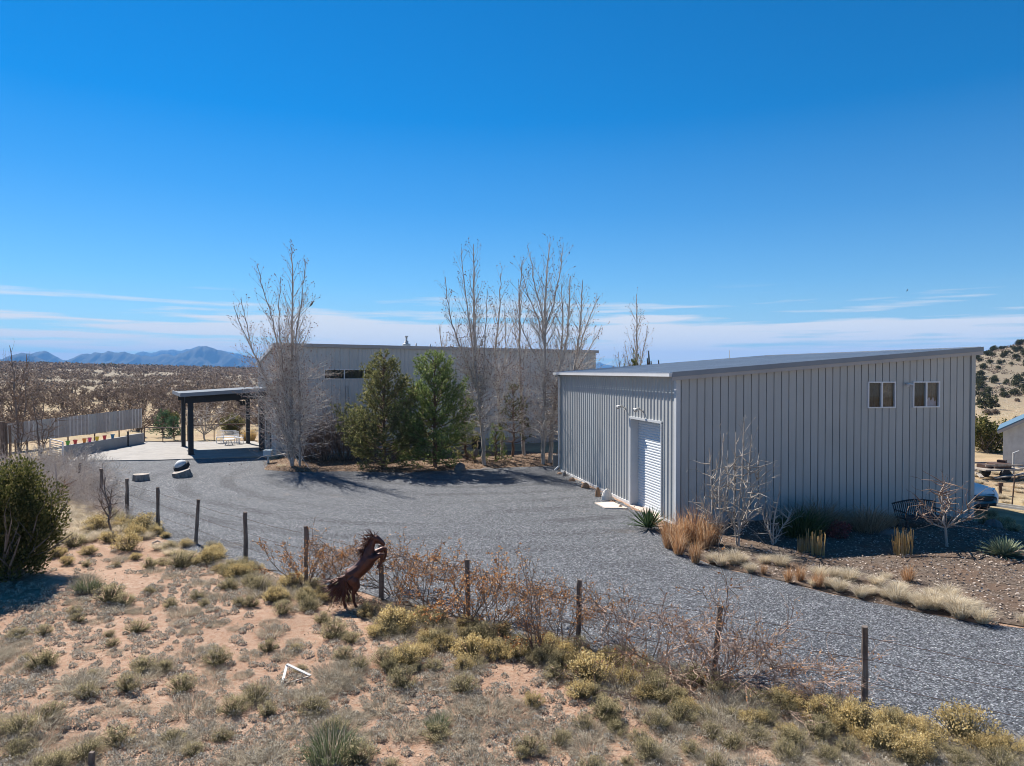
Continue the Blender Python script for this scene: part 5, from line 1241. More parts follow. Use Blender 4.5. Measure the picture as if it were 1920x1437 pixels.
inst('boulder', rockmesh(.5, .35, .22, 41, M['rockg'], 'boulder'), gp(1662, 1004), 'flat grey boulder in the shaded bed left of the teal agave', 'boulder', None, 1, .3)
inst('boulder', rockmesh(.42, .3, .3, 44, M['rockg'], 'boulder'), gp(1862, 990), 'round grey boulder in the shade right of the peach tree', 'boulder', None, 1, 1.3)
inst('yellow_stone', rockmesh(.22, .10, .07, 47, plain('yellow_sandstone', (.50, .34, .10), .8), 'yellow_stone'), gp(1866, 1098), 'long yellow stone lying on the sunlit mulch near the right edge', 'stone', None, 1, .0)
L = [gp(px, py) + Z1 * .10 for px, py in ((1690, 1052), (1740, 1050), (1790, 1052), (1836, 1056), (1852, 1046), (1838, 1050))]; b = MB(); b.tube(L, .016, 6); tag(b.build('garden_hose', M['hose']), 'thin black irrigation hose across the sunlit mulch', 'hose')
L = [gp(px, py) + Z1 * .10 for px, py in ((1880, 1068), (1910, 1062), (1930, 1050))]; b = MB(); b.tube(L, .016, 6); tag(b.build('garden_hose', M['hose']), 'short black hose end below the agave at the right edge', 'hose')
# slatted bench by the wall
bn = thing('garden_bench', gp(1726, 992), 'dark slatted garden bench with a curved back against the shaded wall', 'bench', None, TH)
b = MB(); b.box((0, 0, .42), (1.6, .5, .05)); b.build('seat', M['black'], bn)
b = MB()
for i in range(22):
    x = -.82 + 1.64 * i / 21; z1 = .86 + .10 * cos(x * 1.9); b.beam((x, .22, .44), (x * 1.06, .32, z1), .03, .02)
L = [(x * 1.06, .32, .87 + .10 * cos(x * 1.9)) for x in np.linspace(-.84, .84, 13)]; b.tube(L, .03, 6); b.build('backrest', M['black'], bn)
for sx in (-1, 1):
    for sy in (-.2, .2): b = MB(); b.beam((sx * .75, sy, 0), (sx * .75, sy, .42), .05, .05); b.build('leg', M['black'], bn)
    b = MB(); b.beam((sx * .8, -.22, .64), (sx * .82, .28, .66), .05, .03); b.beam((sx * .8, -.22, .42), (sx * .8, -.22, .64), .04, .04); b.build('armrest', M['black'], bn)
# shrubs at the foot of the main building
HS = [shrub_mesh('house_shrub', 24, 2.5, .55, 2, 1.6, .026, [M['twigd'], M['brown']], 60, .05, .04, .10, .2, .45, .26) for _ in range(2)]
for k, (px, py, s, l) in enumerate(((612, 868, .9, 'leafless grey shrub nearest the tall poplar at the foot of the main building'), (648, 866, 1.15, 'largest leafless grey shrub left of the olive pine'), (684, 864, 1.05, 'leafless grey shrub tucked against the olive pine'), (585, 866, .8, 'low leafless shrub just right of the poplar trunks'))):
    inst('house_shrub', HS[k % 2], G(px, py), l, 'shrub', None, s)
inst('dry_grass', TAN[1], G(528, 878), 'yellowish dry grass clump at the foot of the tall poplar', 'grass clump', None, .9)
inst('boulder', rockmesh(.34, .3, .46, 61, M['rockg'], 'boulder'), G(863, 884), 'dark pointed boulder at the bed edge right of the bright pine', 'boulder', None, 1, .3)
inst('boulder', rockmesh(.42, .25, .12, 63, M['rockg'], 'boulder'), G(914, 881), 'flat pale boulder at the foot of the thick poplar', 'boulder', None, 1, .3)
b = MB(); b.box((0, 0, .3), (.45, .4, .7)); o = b.build('concrete_block', M['conc']); o.location = G(1044, 874); tag(o, 'pale concrete block beside the downspout of the workshop', 'block')
hr = thing('heron_statue', G(891, 872), 'slim grey heron statue standing among the leaves right of the bright pine', 'statue')
b = MB(); b.tube([(0, .0, .5), (.02, 0, .62), (.06, 0, .85), (.12, 0, 1.02)], [.10, .15, .13, .04], 10); b.build('body', M['rockg'], hr, True)
b = MB(); b.tube([(.10, 0, .98), (.16, 0, 1.16), (.12, 0, 1.34), (.18, 0, 1.42), (.34, 0, 1.38)], [.045, .035, .035, .04, .01], 8); b.build('neck', plain('tan_neck', (.5, .40, .25)), hr, True)
for sx in (-.04, .04): b = MB(); b.tube([(.0, sx, 0), (.0, sx, .55)], .016, 6); b.build('leg', M['rust'], hr)
for (px, py, r, l) in ((893, 829, .33, 'round dark barrel top in the shadows left of the thick poplar trunk'), (985, 792, .3, 'round dark ornament on the wall left of the tallest poplar')):
    p = at(px, py, 46.5 if px < 950 else 52.0); b = MB(); b.tube([(0, 0, -.45), (0, 0, -.15), (0, 0, .3), (0, 0, .42)], [r * .8, r, r * .95, r * .3], 14); o = b.build('dark_urn', M['black'], None, True); o.location = p; tag(o, l, 'urn')
GG = tuft_mesh('pampas_grass', 620, .38, 1.5, .55, .02, 'gold'); inst('pampas_grass', GG, gpos(467, 56.5), 'tall golden grass clump behind the right shelter posts', 'ornamental grass')

# ================================================================ HORSE SCULPTURE
hs = thing('horse_sculpture', gp(662, 1141), 'rusty metal sculpture of a rearing horse with flying mane and tail by the fence', 'sculpture', None, radians(8))
k_ = .1461 * gp(662, 1141).y / F
hx = lambda x, y, d=0: ((x - 480) * k_, d, (1240 - y) * k_)
b = MB()
def limb(pts, rad): b.tube([hx(*p) for p in pts], [r * k_ for r in rad], 12)
limb([(395, 830), (430, 815), (500, 790), (580, 730), (650, 650), (700, 575), (715, 530)], [50, 84, 96, 92, 102, 92, 60])
limb([(660, 600), (680, 520), (700, 450), (735, 380), (760, 345)], [84, 74, 56, 42, 34])
limb([(728, 338), (775, 345), (825, 380), (868, 420), (884, 438)], [34, 50, 38, 27, 20]); limb([(760, 375), (800, 400)], [30, 20])
limb([(748, 350, -.05), (742, 325, -.055), (735, 298, -.06)], [14, 12, 3]); limb([(748, 350, .05), (744, 325, .055), (740, 296, .06)], [14, 12, 3])
D1, D2 = -.075, .085
limb([(455, 820, D1), (500, 880, D1), (525, 950, D1), (488, 1040, D1), (487, 1070, D1), (498, 1150, D1), (520, 1205, D1), (548, 1236, D1)], [70, 74, 52, 27, 24, 18, 20, 26])
limb([(425, 820, D2), (425, 900, D2), (415, 960, D2), (352, 1045, D2), (350, 1075, D2), (360, 1160, D2), (370, 1205, D2), (385, 1236, D2)], [62, 64, 46, 26, 23, 18, 20, 26])
limb([(690, 600, D1), (755, 585, D1), (835, 545, D1), (856, 540, D1), (852, 600, D1), (838, 655, D1), (810, 690, D1), (800, 718, D1)], [58, 46, 30, 27, 20, 16, 18, 24])
limb([(700, 575, D2), (775, 540, D2), (865, 490, D2), (888, 486, D2), (896, 545, D2), (890, 600, D2), (868, 636, D2), (860, 660, D2)], [56, 44, 30, 26, 20, 16, 18, 24])
bo = b.build('body', M['horse'], hs)
r_ = bo.modifiers.new('Remesh', 'REMESH'); r_.mode = 'VOXEL'; r_.voxel_size = .011; r_.use_smooth_shade = True
s_ = bo.modifiers.new('Smooth', 'SMOOTH'); s_.factor = .5; s_.iterations = 5
b = MB()
for i in range(130):
    t = rg.random() ** .8; x0 = 600 + 160 * t; y0 = 520 - 210 * t; d = rg.uniform(-.05, .05); L = [(x0, y0, d)]; dx, dy = -rg.uniform(.2, 1), -rg.uniform(-.5, 1.0) + (.6 - t) * 1.2
    for j in range(5): dx += rg.gauss(0, .5); dy += rg.gauss(0, .5) + .15; x0 += dx * 16; y0 += dy * 16; d += rg.gauss(0, .015); L.append((x0, y0, d))
    b.tube([hx(*p) for p in L], [6.5 * k_, 6.5 * k_, 6 * k_, 5 * k_, 4 * k_, 1.5 * k_], 5)
b.build('mane', M['horse'], hs)
b = MB()
for i in range(75):
    x0, y0, d = rg.uniform(370, 405), rg.uniform(810, 850), rg.gauss(0, .02); a = rg.uniform(-2.75, -1.75) if rg.random() < .75 else rg.uniform(-1.9, -1.5); L = [(x0, y0, d)]; 
    for j in range(7): a += rg.gauss(0, .22); x0 += cos(a) * 52; y0 += -sin(a) * 52 * rg.uniform(.7, 1.1); d += rg.gauss(0, .02); L.append((x0, min(y0, 1225), d))
    b.tube([hx(*p) for p in L], [8 * k_] * 5 + [6 * k_, 4 * k_, 1.5 * k_], 5)
b.build('tail', M['horse'], hs)
b = MB(); p = gp(610, 1154); b.tube([p, p + Vector((.16, .1, .32))], .008, 5); tag(b.build('bamboo_stick', M['gold']), 'thin pale stick leaning out of the grass below the horse tail', 'stick')

# ================================================================ SUV
fd = -dB; rc = dA                                             # nose toward the yard
cc = Vector((19.25, 29.1, 0)) - fd * 2.25; cc.z = float(gz(np.array([cc.x]), np.array([cc.y]))[0])
car = thing('parked_car', cc, 'white SUV with dark grille, its nose showing beyond the far corner of the workshop', 'car')
B3 = lambda x, y, z: tuple((fd * x - rc * y + Z1 * z) * 1.06)
b = MB(); st = [(-2.25, .78, .48, .98), (-2.1, .88, .34, 1.06), (-1.2, .92, .30, 1.08), (.4, .92, .30, 1.08), (1.0, .915, .30, 1.07), (1.6, .90, .32, 1.02), (2.0, .87, .33, .95), (2.18, .78, .36, .84), (2.27, .62, .42, .70)]
V = []
for x, w, z0, z1 in st:
    zm = z0 + (z1 - z0) * .62
    V += [B3(x, -w * .92, z0), B3(x, -w, z0 + .12), B3(x, -w, zm), B3(x, -w * .93, z1 - .05), B3(x, -w * .70, z1), B3(x, 0, z1 + .03), B3(x, w * .70, z1), B3(x, w * .93, z1 - .05), B3(x, w, zm), B3(x, w, z0 + .12), B3(x, w * .92, z0)]
n = 11; b.add(V, [(i * n + j, i * n + (j + 1) % n, (i + 1) * n + (j + 1) % n, (i + 1) * n + j) for i in range(len(st) - 1) for j in range(n)])
b.f.append((np.array([[j for j in range(n)], [(len(st) - 1) * n + j for j in reversed(range(n))]]), 0)); b.build('body', M['car'], car, True)
def ring(x, w, z): return [B3(x, -w, z), B3(x, w, z)]
b = MB(); V = [B3(-2.15, -.84, 1.02), B3(-2.15, .84, 1.02), B3(.95, .84, 1.05), B3(.95, -.84, 1.05), B3(-1.9, -.66, 1.62), B3(-1.9, .66, 1.62), B3(.15, .66, 1.64), B3(.15, -.66, 1.64)]; b.hexa(V); b.build('cabin_glass', plain('tinted_glass', (.02, .022, .026), .08, .02), car)
b = MB(); V = [B3(-1.95, -.68, 1.61), B3(-1.95, .68, 1.61), B3(.2, .68, 1.63), B3(.2, -.68, 1.63), B3(-1.85, -.60, 1.70), B3(-1.85, .60, 1.70), B3(.08, .60, 1.71), B3(.08, -.60, 1.71)]; b.hexa(V); b.build('roof', M['car'], car)
for sy in (-1, 1):
    b = MB(); b.beam(B3(.95, sy * .84, 1.05), B3(.15, sy * .66, 1.64), .08, .06); b.build('pillar', M['car'], car)
    b = MB(); b.tube([B3(.75, sy * .90, 1.10), B3(.72, sy * 1.02, 1.14), B3(.72, sy * 1.10, 1.14)], [.05, .09, .07], 8); b.build('mirror', M['car'], car, True)
    b = MB(); b.hexa([B3(2.12, sy * .55, .78), B3(2.22, sy * .55, .78), B3(1.95, sy * .885, .80), B3(1.75, sy * .90, .82), B3(2.08, sy * .55, .90), B3(2.17, sy * .55, .89), B3(1.92, sy * .885, .93), B3(1.75, sy * .905, .94)]); b.build('headlight', M['chrome'], car)
    b = MB(); b.box(B3(2.10, sy * .72, .55), (.12, .14, .16), atan2(fd.y, fd.x)); b.build('fog_lamp', M['dark'], car)
    for x in (-1.35, 1.38):
        b = MB(); b.tube([B3(x, sy * .70, .35), B3(x, sy * .93, .35)], .36, 24); w = b.build('wheel', M['tyre'], car); b = MB(); b.tube([B3(x, sy * .93, .35), B3(x, sy * .945, .35)], .23, 16); b.build('rim', M['galv'], w)
b = MB(); b.hexa([B3(2.20, -.46, .54), B3(2.20, .46, .54), B3(2.295, .40, .54), B3(2.295, -.40, .54), B3(2.16, -.56, .76), B3(2.16, .56, .76), B3(2.25, .52, .76), B3(2.25, -.52, .76)]); b.build('grille', M['dark'], car)
b = MB(); b.hexa([B3(2.1, -.7, .30), B3(2.1, .7, .30), B3(2.26, .6, .30), B3(2.26, -.6, .30), B3(2.1, -.7, .42), B3(2.1, .7, .42), B3(2.28, .58, .42), B3(2.28, -.58, .42)]); b.build('bumper_insert', M['dark'], car)

# ================================================================ small white shed, trailer, bits at the right
shp = Vector((882 + 0, 0, 0)); Ys = 44.0
a_ = gpos(1882, Ys)
sh = thing('white_shed', a_, 'small white stucco shed with a blue metal roof at the right edge', 'shed', None, radians(-36))
b = MB(); Wd, Dp, e, r = 6.0, 5.0, 2.35, 4.1
V = [(0, 0, -.4), (Wd, 0, -.4), (Wd, Dp, -.4), (0, Dp, -.4), (0, 0, e), (Wd, 0, e), (Wd, Dp, e), (0, Dp, e), (Wd / 2, 0, r), (Wd / 2, Dp, r)]
b.add(V, [(0, 1, 5, 4), (2, 3, 7, 6), (1, 2, 6, 5), (3, 0, 4, 7)]); b.f.append((np.array([[4, 5, 8], [6, 7, 9]]), 0)); b.build('wall', M['stucco'], sh)
b = MB()
for sx in (0, 1):
    x0, x1 = (-.3, Wd / 2) if sx == 0 else (Wd + .3, Wd / 2); z0 = e - .3 * (r - e) / (Wd / 2)
    b.hexa([(x0, -.3, z0), (x1, -.3, r), (x1, Dp + .3, r), (x0, Dp + .3, z0), (x0, -.3, z0 + .1), (x1, -.3, r + .1), (x1, Dp + .3, r + .1), (x0, Dp + .3, z0 + .1)])
b.build('roof', M['bluemetal'], sh)
b = MB(); z0 = e - .3 * (r - e) / (Wd / 2); b.beam((-.28, -.32, z0 - .08), (Wd / 2, -.32, r - .08), .04, .16); b.beam((Wd + .28, -.32, z0 - .08), (Wd / 2, -.32, r - .08), .04, .16); b.build('fascia', M['rake2'], sh)
b = MB(); b.box((4.2, -.01, 1.0), (.95, .06, 2.0)); b.build('door', M['plank'], sh)
tp = gpos(1868, 39)
tr = thing('flatbed_trailer', tp, 'small old flatbed trailer loaded with scrap in front of the white shed', 'trailer', None, .1)
b = MB(); b.box((0, 0, .55), (2.2, 1.3, .08)); b.beam((-1.1, 0, .5), (-2.0, 0, .42), .08, .08); b.build('bed', M['plank'], tr)
for y in (-.62, .62): b = MB(); b.beam((-1.1, y, .80), (1.1, y, .80), .05, .09); b.build('side_rail', M['plank'], tr)
for y in (-.72, .72): b = MB(); b.tube([(0, y - .08, .30), (0, y + .08, .30)], .3, 16); b.build('wheel', M['tyre'], tr)
b = MB(); b.box((.2, 0, .72), (.9, .7, .28)); b.box((-.5, .1, .68), (.5, .6, .2), .4); b.box((.5, .2, .9), (.3, .4, .2), .7); o = b.build('scrap_heap', M['rust']); o.location = tp; tag(o, 'dark heap of rusty scrap on the flatbed trailer', 'scrap')
for k, (x, y, z, l, rz, lab) in enumerate(((1.9, -.6, .35, 2.6, .25, 'pale plank leaning nearest the front of the trailer'), (2.6, -.2, .30, 2.4, -.1, 'pale plank lying right of the trailer'), (2.4, .6, .5, 2.2, .5, 'pale plank propped behind the others beside the trailer'), (.3, -.9, .30, 2.0, .05, 'dark plank along the near side of the trailer'), (-1.2, -.5, .28, 1.2, 1.2, 'short plank at the tongue end of the trailer'))):
    b = MB(); b.box((0, 0, 0), (l, .2, .06), rz); o = b.build('plank', M['plank']); o.location = tp + Vector((x, y, z)); o.rotation_euler = (.1, .12 * (k % 3 - 1), 0); tag(o, lab, 'plank')
b = MB(); V = []
nn = 7
for j in range(nn):
    for i in range(nn): V.append(((i - 3) * .22, (j - 3) * .16, .55 + .15 * sin(i * 1.3) * cos(j) - .05 * (abs(i - 3) + abs(j - 3))))
b.add(V, [(j * nn + i, j * nn + i + 1, (j + 1) * nn + i + 1, (j + 1) * nn + i) for j in range(nn - 1) for i in range(nn - 1)]); o = b.build('tarp', M['blue'], None, True); o.location = tp + Vector((2.9, .3, 0)); tag(o, 'crumpled blue tarp over a pile right of the trailer', 'tarp')
b = MB(); b.tube([(0, 0, 0), (0, 0, 1.15), (.3, 0, 1.25)], [.06, .06, .05], 8); o = b.build('white_pipe', M['white']); o.location = tp + Vector((1.35, .5, .2)); tag(o, 'upright white pipe with a bent top by the trailer', 'pipe')
b = MB(); b.tube([(-.1, 0, -.3), (.05, 0, 1.45)], .03, 6); o = b.build('steel_stake', M['rust']); o.location = gpos(1903, 30.5); tag(o, 'tall thin dark steel fence stake near the right edge', 'stake')
b = MB(); b.tube([(0, 0, -.3), (0, 0, .45)], .07, 7); b.box((0, 0, .5), (.2, .12, .16)); o = b.build('short_post', M['rust']); o.location = gpos(1878, 33.5); tag(o, 'short dark post with a square head left of the steel stake', 'post')
for k, (pa, pb_, lab) in enumerate((((1857, 935, 31.2), (1950, 955, 29.5), 'upper long white rail lying in the grass at the right edge'), ((1862, 940, 30.6), (1950, 962, 28.9), 'lower long white rail lying in the grass at the right edge'))):
    A = gpos(pa[0], pa[2]); B = gpos(pb_[0], pb_[2]); b = MB(); b.beam(A + Z1 * .12, B + Z1 * .12, .05, .09); tag(b.build('white_rail', M['white']), lab, 'rail')
# dry field behind the workshop
for k in range(120):
    t = rg.uniform(.648, .80); Y = rg.uniform(27.5, 62); x = t * Y
    if (Vector((x, Y, 0)) - Vector((cc.x, cc.y, 0))).length < 2.6 or (43 < Y < 51 and x > 29): continue
    inst('dry_grass', TAN[k % 3] if k % 3 else GRE[k % 4], onground(x, Y), 'dry grass clump in the field right of the workshop', 'grass clump', 'dry grass in the field behind the workshop', rg.uniform(.5, 1.1), None, .8)

# ================================================================ plain and hill scrub
CH = []
for v in range(6):
    b = MB(); S = []; T = []
    for _ in range(9):
        a = rg.random() * 6.28; e = rg.uniform(.1, 1.15); branch(S, T, Vector((rg.gauss(0, .1), rg.gauss(0, .1), -.05)), Vector((cos(a) * sin(e), sin(a) * sin(e), cos(e))), rg.uniform(.8, 1.35), .045, 2, .75, 1.35, .05, .15, .28, .35, .6)
    b.cones(S, 4, 0); P = np.array([t[0] for t in T for _ in range(3)]) + NR.normal(0, .05, (len(T) * 3, 3)); b.leaves(P, .13, 1, 1.1)
    CH.append(b.mesh('cholla_shrub', [M['cholla'], M['cholla']]))
pl = []
Yc = 66.0
tries = 0
def clear(x, y):
    if -37 < x < -30.5 and y < 64: return False
    return not (-24 < x < -14 and y < 66)
while len(pl) < 300 and tries < 20000:
    tries += 1; Y = sqrt(rg.uniform(63 ** 2, 132 ** 2)); t = rg.uniform(-.80, -.31); x = t * Y
    if not clear(x, Y) or float(fbm(x / 9 + 3, Y / 9, 3)) < .40: continue
    if any((x - a) ** 2 + (Y - c) ** 2 < 1.9 ** 2 for a, c in pl): continue
    pl.append((x, Y))
X = np.array(pl); Zp = gz(X[:, 0], X[:, 1])
for (x, y), z in zip(pl, Zp):
    inst('cholla_shrub', rg.choice(CH), (x, y, z - .03), 'brown leafless cholla shrub on the dry plain beyond the patio', 'cholla', 'cholla scrub on the plain', rg.uniform(.75, 1.45), None, rg.uniform(.85, 1.1))
tm = MB()
def far_scrub(n, Y0, Y1, t0, t1, nl, size, leaf, thr):
    Y = np.sqrt(NR.uniform(Y0 ** 2, Y1 ** 2, n)); t = NR.uniform(t0, t1, n); x = t * Y
    k = fbm(x / 14 + 3, Y / 14, 3) > thr + .05; x = x[k]; Y = Y[k]; z = gz(x, Y); m = len(x); s = size * NR.uniform(.6, 1.35, m)
    v = NR.normal(0, 1, (m, nl, 3)); v /= np.linalg.norm(v, axis=2, keepdims=True); v[:, :, 2] = np.abs(v[:, :, 2]); rr = NR.random((m, nl, 1)) ** .4
    P = np.stack([x, Y, z], 1)[:, None, :] + v * rr * s[:, None, None] * np.array([1, 1, 1.1])
    tm.leaves(P.reshape(-1, 3), leaf, 0, 1.2)
far_scrub(1700, 56, 150, -1.7, -.80, 46, 1.15, .34, .34)
far_scrub(1500, 128, 300, -1.7, -.85, 30, 1.3, .5, .34)
far_scrub(2000, 300, 760, -1.7, -.9, 14, 1.7, 1.1, .34)
far_scrub(2600, 128, 260, -.85, -.05, 46, 1.15, .42, .36)
far_scrub(4200, 250, 480, -.9, .0, 22, 1.4, .8, .36)
far_scrub(5200, 460, 800, -.95, .05, 12, 1.8, 1.5, .35)
far_scrub(2600, 150, 300, .60, .92, 14, .55, .34, .30)
tag(tm.build('distant_scrub', M['cholla']), kind='stuff')
tm = MB(); far_scrub(500, 560, 800, -.9, .1, 26, 2.6, 1.3, .45); tag(tm.build('distant_junipers', M['junid']), kind='stuff')
# straw coloured grass between the shrubs
tm = MB()
n = 2600; Y = np.sqrt(NR.uniform(60 ** 2, 170 ** 2, n)); x = NR.uniform(-.85, -.28, n) * Y; z = gz(x, Y)
for a, c, d in zip(x, Y, z):
    if clear(a, c): tm.blades(14, .35, .40, .9, .03, 0, (a, c, d), .3)
n = 1500; Y = np.sqrt(NR.uniform(58 ** 2, 160 ** 2, n)); x = NR.uniform(.62, .9, n) * Y; z = gz(x, Y)
for a, c, d in zip(x, Y, z): tm.blades(12, .35, .30, .9, .03, 0, (a, c, d), .3)
tag(tm.build('plain_grass', M['tan']), kind='stuff')
JU = [bushy_mesh('hill_juniper', 1.3, 1.9, 38, 22, .26, [M['junid'], M['barkgrey']], 1.3, .3, 5) for _ in range(4)]
SB = [bushy_mesh('hill_brush', .6, .8, 60, 10, .16, [M['cholla'], M['twigd']], 1.3, .5, 5) for _ in range(2)]
hp = []; tries = 0
while len(hp) < 230 and tries < 9000:
    tries += 1; Y = sqrt(rg.uniform(145 ** 2, 296 ** 2)); t = rg.uniform(.62, .82); x = t * Y
    if float(fbm(x / 22 + 9, Y / 22, 3)) < .38 and rg.random() < .75: continue
    if any((x - a) ** 2 + (Y - c) ** 2 < 2.6 ** 2 for a, c in hp): continue
    hp.append((x, Y))
for (x, y) in hp:
    inst('hill_juniper', rg.choice(JU), onground(x, y), 'dark green juniper dotted over the dry hillside at the right', 'juniper', 'junipers on the hillside', rg.uniform(.35, .95))
for k in range(26):
    Y = rg.uniform(60, 150); t = rg.uniform(.64, .80)
    inst('hill_brush', SB[k % 2], onground(t * Y, Y), 'low brown brush in the field below the hillside', 'shrub', 'brush below the hillside', rg.uniform(.6, 1.2))
inst('hill_juniper', JU[0], gpos(1850, 118), 'solitary rounded juniper in the field between the hillside and the round bush', 'juniper', None, 1.3)

# ================================================================ distant mountains
def mountain(name, prof, D, depth, seed):
    px = np.array([p[0] for p in prof], float); py = np.array([p[1] for p in prof], float)
    U = np.linspace(px[0], px[-1], 220); R0 = np.interp(U, px, py); W = np.linspace(-1, 1, 33); V = []
    xr = (U - CX) / F * D; zr0 = HC + (697 - R0 + (fbm(U / 9 + seed * 5, U * 0 + seed, 3) - .45) * 5) / F * D; base = -90.0
    for w in W:
        rid = 1 - np.abs(w) ** .85
        nz = np.abs(fbm(xr / (D * .012) + seed, w * 2.2 + seed * 2, 4) - .47) * 2
        sh = np.where(np.abs(w) < .02, 1, 1 - .85 * nz * np.minimum(1, np.abs(w) * 6))
        z = base + (zr0 - base) * np.clip(rid * sh, 0, 1)
        V.append(np.stack([xr * (1 + .0 * w), np.full_like(xr, D) + w * depth, z], 1))
    n = len(U); V = np.concatenate(V); b = MB(); I = np.arange(n * len(W)).reshape(len(W), n)
    b.add(V, np.stack([I[:-1, :-1], I[:-1, 1:], I[1:, 1:], I[1:, :-1]], -1).reshape(-1, 4))
    return tag(b.build(name, M['mount'], smooth=True), kind='structure')
t = NT('forested_mountain'); P_ = t.pos()
M['mount'] = t.pbr(t.ramp(t.noise(.012, 6, .7, P_), [(.35, (.020, .026, .020)), (.6, (.055, .054, .044))]), .95, 0, None, .1)
mountain('mountains', [(-120, 697), (-60, 684), (-20, 680), (0, 674), (20, 668), (42, 662), (62, 665), (92, 680), (120, 692), (160, 700)], 6200, 700, 1.3)
mountain('mountains', [(20, 690), (50, 668), (58, 664), (73, 658), (85, 659), (92, 662), (105, 669), (118, 676), (128, 676), (150, 665), (163, 662), (172, 664), (180, 661), (192, 662), (205, 659), (213, 661), (222, 662), (235, 660), (250, 665), (275, 667), (290, 668), (305, 664), (315, 665), (325, 668), (340, 664), (352, 659),
                       (368, 653), (385, 650), (400, 653), (420, 660), (435, 666), (460, 676), (490, 686), (520, 694), (560, 700)], 7600, 900, 4.1)
mountain('mountains', [(230, 690), (255, 664), (270, 659), (285, 662), (300, 657), (312, 657), (325, 655), (340, 658), (360, 653), (374, 650), (395, 655), (420, 658), (450, 664), (480, 672), (520, 682), (600, 694), (640, 700)], 10800, 800, 7.7)
mountain('mountains', [(1040, 700), (1090, 690), (1112, 684), (1125, 679), (1138, 685), (1170, 690), (1240, 697)], 10800, 700, 9.9)

# a bird in the poplar and one far off
for (px, py, Y, s, l) in ((584, 571, 40.2, .75, 'small dark bird perched on the right side of the tall poplar'), (1701, 545, 60, .42, 'tiny dark bird flying in the sky above the workshop')):
    b = MB(); b.tube([(-.12, 0, -.14), (0, 0, 0), (.05, 0, .10), (.10, 0, .16), (.15, 0, .16)], [.02, .06, .055, .04, .008], 8)
    if Y > 50: b.add([(-.03, 0, .02), (.06, 0, .02), (-.02, .30, .10), (-.03, -.30, .10)], [(0, 1, 2), (0, 1, 3)])
    o = b.build('bird', M['bird'], None, True); o.location = at(px, py, Y); o.scale = (s * 1.3,) * 3; tag(o, l, 'bird')

# ================================================================ light, sky, air, camera
SUN_EL = radians(44.6); SUN_AZ = atan2(-.622, .783)            # measured from +Y toward +X
w = bpy.data.worlds.new('World'); SC.world = w; w.use_nodes = True; nt = w.node_tree; nt.nodes.clear()
N = lambda ty: nt.nodes.new(ty)
sky = N('ShaderNodeTexSky'); sky.sky_type = 'NISHITA'; sky.sun_disc = False; sky.sun_elevation = SUN_EL; sky.sun_rotation = SUN_AZ
sky.altitude = 1900; sky.air_density = 1.0; sky.dust_density = .25; sky.ozone_density = 3.5
hsv = N('ShaderNodeHueSaturation'); hsv.inputs['Saturation'].default_value = 1.5; hsv.inputs['Value'].default_value = 1.0; nt.links.new(sky.outputs[0], hsv.inputs['Color'])
tc = N('ShaderNodeTexCoord'); sp = N('ShaderNodeSeparateXYZ'); nt.links.new(tc.outputs['Generated'], sp.inputs[0])
mp = N('ShaderNodeMapping'); mp.inputs['Scale'].default_value = (2.4, 2.4, 46); mp.inputs['Location'].default_value = (.3, 1.7, 0); nt.links.new(tc.outputs['Generated'], mp.inputs[0])
nz = N('ShaderNodeTexNoise'); nz.inputs['Scale'].default_value = 1.6; nz.inputs['Detail'].default_value = 7; nz.inputs['Roughness'].default_value = .55; nt.links.new(mp.outputs[0], nz.inputs['Vector'])
band = N('ShaderNodeValToRGB'); e = band.color_ramp.elements; e[0].position = .0; e[0].color = (.46,) * 3 + (1,); e[1].position = .125; e[1].color = (0, 0, 0, 1)
for p, v in ((.012, .52), (.040, .58), (.058, .46), (.072, .24)): x = e.new(p); x.color = (v, v, v, 1)
nt.links.new(sp.outputs['Z'], band.inputs[0])
add = N('ShaderNodeMath'); add.operation = 'ADD'; am = N('ShaderNodeMath'); am.operation = 'MULTIPLY_ADD'; am.inputs[1].default_value = 2.3; am.inputs[2].default_value = -.65; nt.links.new(nz.outputs['Fac'], am.inputs[0]); nt.links.new(am.outputs[0], add.inputs[0]); nt.links.new(band.outputs[0], add.inputs[1])
cl = N('ShaderNodeValToRGB'); cl.color_ramp.elements[0].position = .72; cl.color_ramp.elements[0].color = (0, 0, 0, 1); cl.color_ramp.elements[1].position = .98; cl.color_ramp.elements[1].color = (.92, .92, .92, 1); nt.links.new(add.outputs[0], cl.inputs[0])
cm = N('ShaderNodeValToRGB'); e = cm.color_ramp.elements; e[0].position = .075; e[0].color = (1, 1, 1, 1); e[1].position = .118; e[1].color = (0, 0, 0, 1); nt.links.new(sp.outputs['Z'], cm.inputs[0])
cf = N('ShaderNodeMath'); cf.operation = 'MULTIPLY'; nt.links.new(cl.outputs[0], cf.inputs[0]); nt.links.new(cm.outputs[0], cf.inputs[1])
mx = N('ShaderNodeMixRGB'); mx.inputs[2].default_value = (7.0, 6.9, 6.7, 1); nt.links.new(cf.outputs[0], mx.inputs[0])
veil = N('ShaderNodeValToRGB'); e = veil.color_ramp.elements; e[0].position = 0; e[0].color = (.62, .62, .62, 1); e[1].position = .33; e[1].color = (0, 0, 0, 1)
x = e.new(.055); x.color = (.50, .50, .50, 1); x = e.new(.12); x.color = (.26, .26, .26, 1); nt.links.new(sp.outputs['Z'], veil.inputs[0])
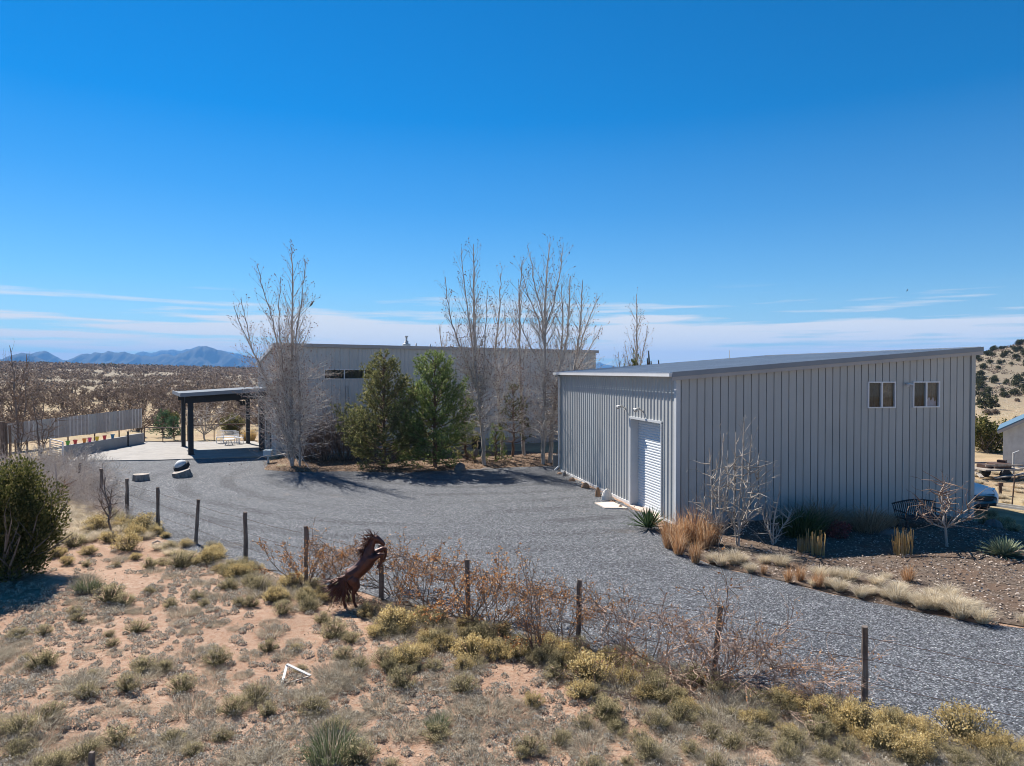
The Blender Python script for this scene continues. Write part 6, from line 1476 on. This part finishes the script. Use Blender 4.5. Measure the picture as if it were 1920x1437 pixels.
mv = N('ShaderNodeMixRGB'); mv.inputs[2].default_value = (3.4, 4.4, 5.2, 1); nt.links.new(veil.outputs[0], mv.inputs[0]); tn = N('ShaderNodeMixRGB'); tn.blend_type = 'MULTIPLY'; tn.inputs[0].default_value = 1; tn.inputs[2].default_value = (.82, 1.0, .96, 1); nt.links.new(hsv.outputs[0], tn.inputs[1]); nt.links.new(tn.outputs[0], mv.inputs[1]); nt.links.new(mv.outputs[0], mx.inputs[1])
bg = N('ShaderNodeBackground'); bg.inputs[1].default_value = .067; nt.links.new(mx.outputs[0], bg.inputs[0])
wo = N('ShaderNodeOutputWorld'); nt.links.new(bg.outputs[0], wo.inputs[0])
sl_ = bpy.data.lights.new('sun', 'SUN'); sl_.energy = 4.9; sl_.angle = radians(.53); sl_.color = (1.0, .93, .84)
so = bpy.data.objects.new('sun', sl_); C.objects.link(so)
sd = Vector((sin(SUN_AZ) * cos(SUN_EL), cos(SUN_AZ) * cos(SUN_EL), sin(SUN_EL))); so.rotation_euler = (-sd).to_track_quat('-Z', 'Y').to_euler(); so.location = (-20, 25, 40)

# air: one closed box round everything
b = MB(); zlo = float(min(ZZ.min(), -90)) - 1.0; zhi = 345.0
b.box(((xs[0] + xs[-1]) / 2, (ys[0] - 20 + ys[-1] + 20) / 2, (zlo + zhi) / 2), (xs[-1] - xs[0] + 40, ys[-1] - ys[0] + 40, zhi - zlo))
hz = bpy.data.materials.new('haze'); hz.use_nodes = True; ht = hz.node_tree; ht.nodes.clear()
pv = ht.nodes.new('ShaderNodeVolumePrincipled'); pv.inputs['Color'].default_value = (.20, .50, 1.0, 1); pv.inputs['Density'].default_value = .00010; pv.inputs['Anisotropy'].default_value = .0
oo = ht.nodes.new('ShaderNodeOutputMaterial'); ht.links.new(pv.outputs[0], oo.inputs['Volume'])
tag(b.build('haze', hz), kind='stuff')

cam = bpy.data.cameras.new('camera'); cam.sensor_width = 36; cam.lens = 36 * F / 1920; cam.clip_start = .1; cam.clip_end = 40000
co = bpy.data.objects.new('camera', cam); C.objects.link(co); co.location = (0, 0, HC); co.rotation_euler = (radians(90) - PITCH, 0, 0); SC.camera = co
SC.view_settings.view_transform = 'Standard'; SC.view_settings.look = 'None'; SC.view_settings.exposure = 1.0; SC.view_settings.gamma = 1
SC.render.engine = 'CYCLES'; SC.cycles.max_bounces = 6; SC.cycles.diffuse_bounces = 3; SC.cycles.transparent_max_bounces = 12; SC.cycles.volume_bounces = 0
SC.cycles.use_denoising = True; SC.cycles.pixel_filter_type = 'BLACKMAN_HARRIS'; SC.cycles.filter_width = 1.0
try: SC.cycles.denoiser = 'OPENIMAGEDENOISE'; SC.cycles.denoising_prefilter = 'ACCURATE'; SC.cycles.denoising_input_passes = 'RGB_ALBEDO_NORMAL'
except Exception: pass
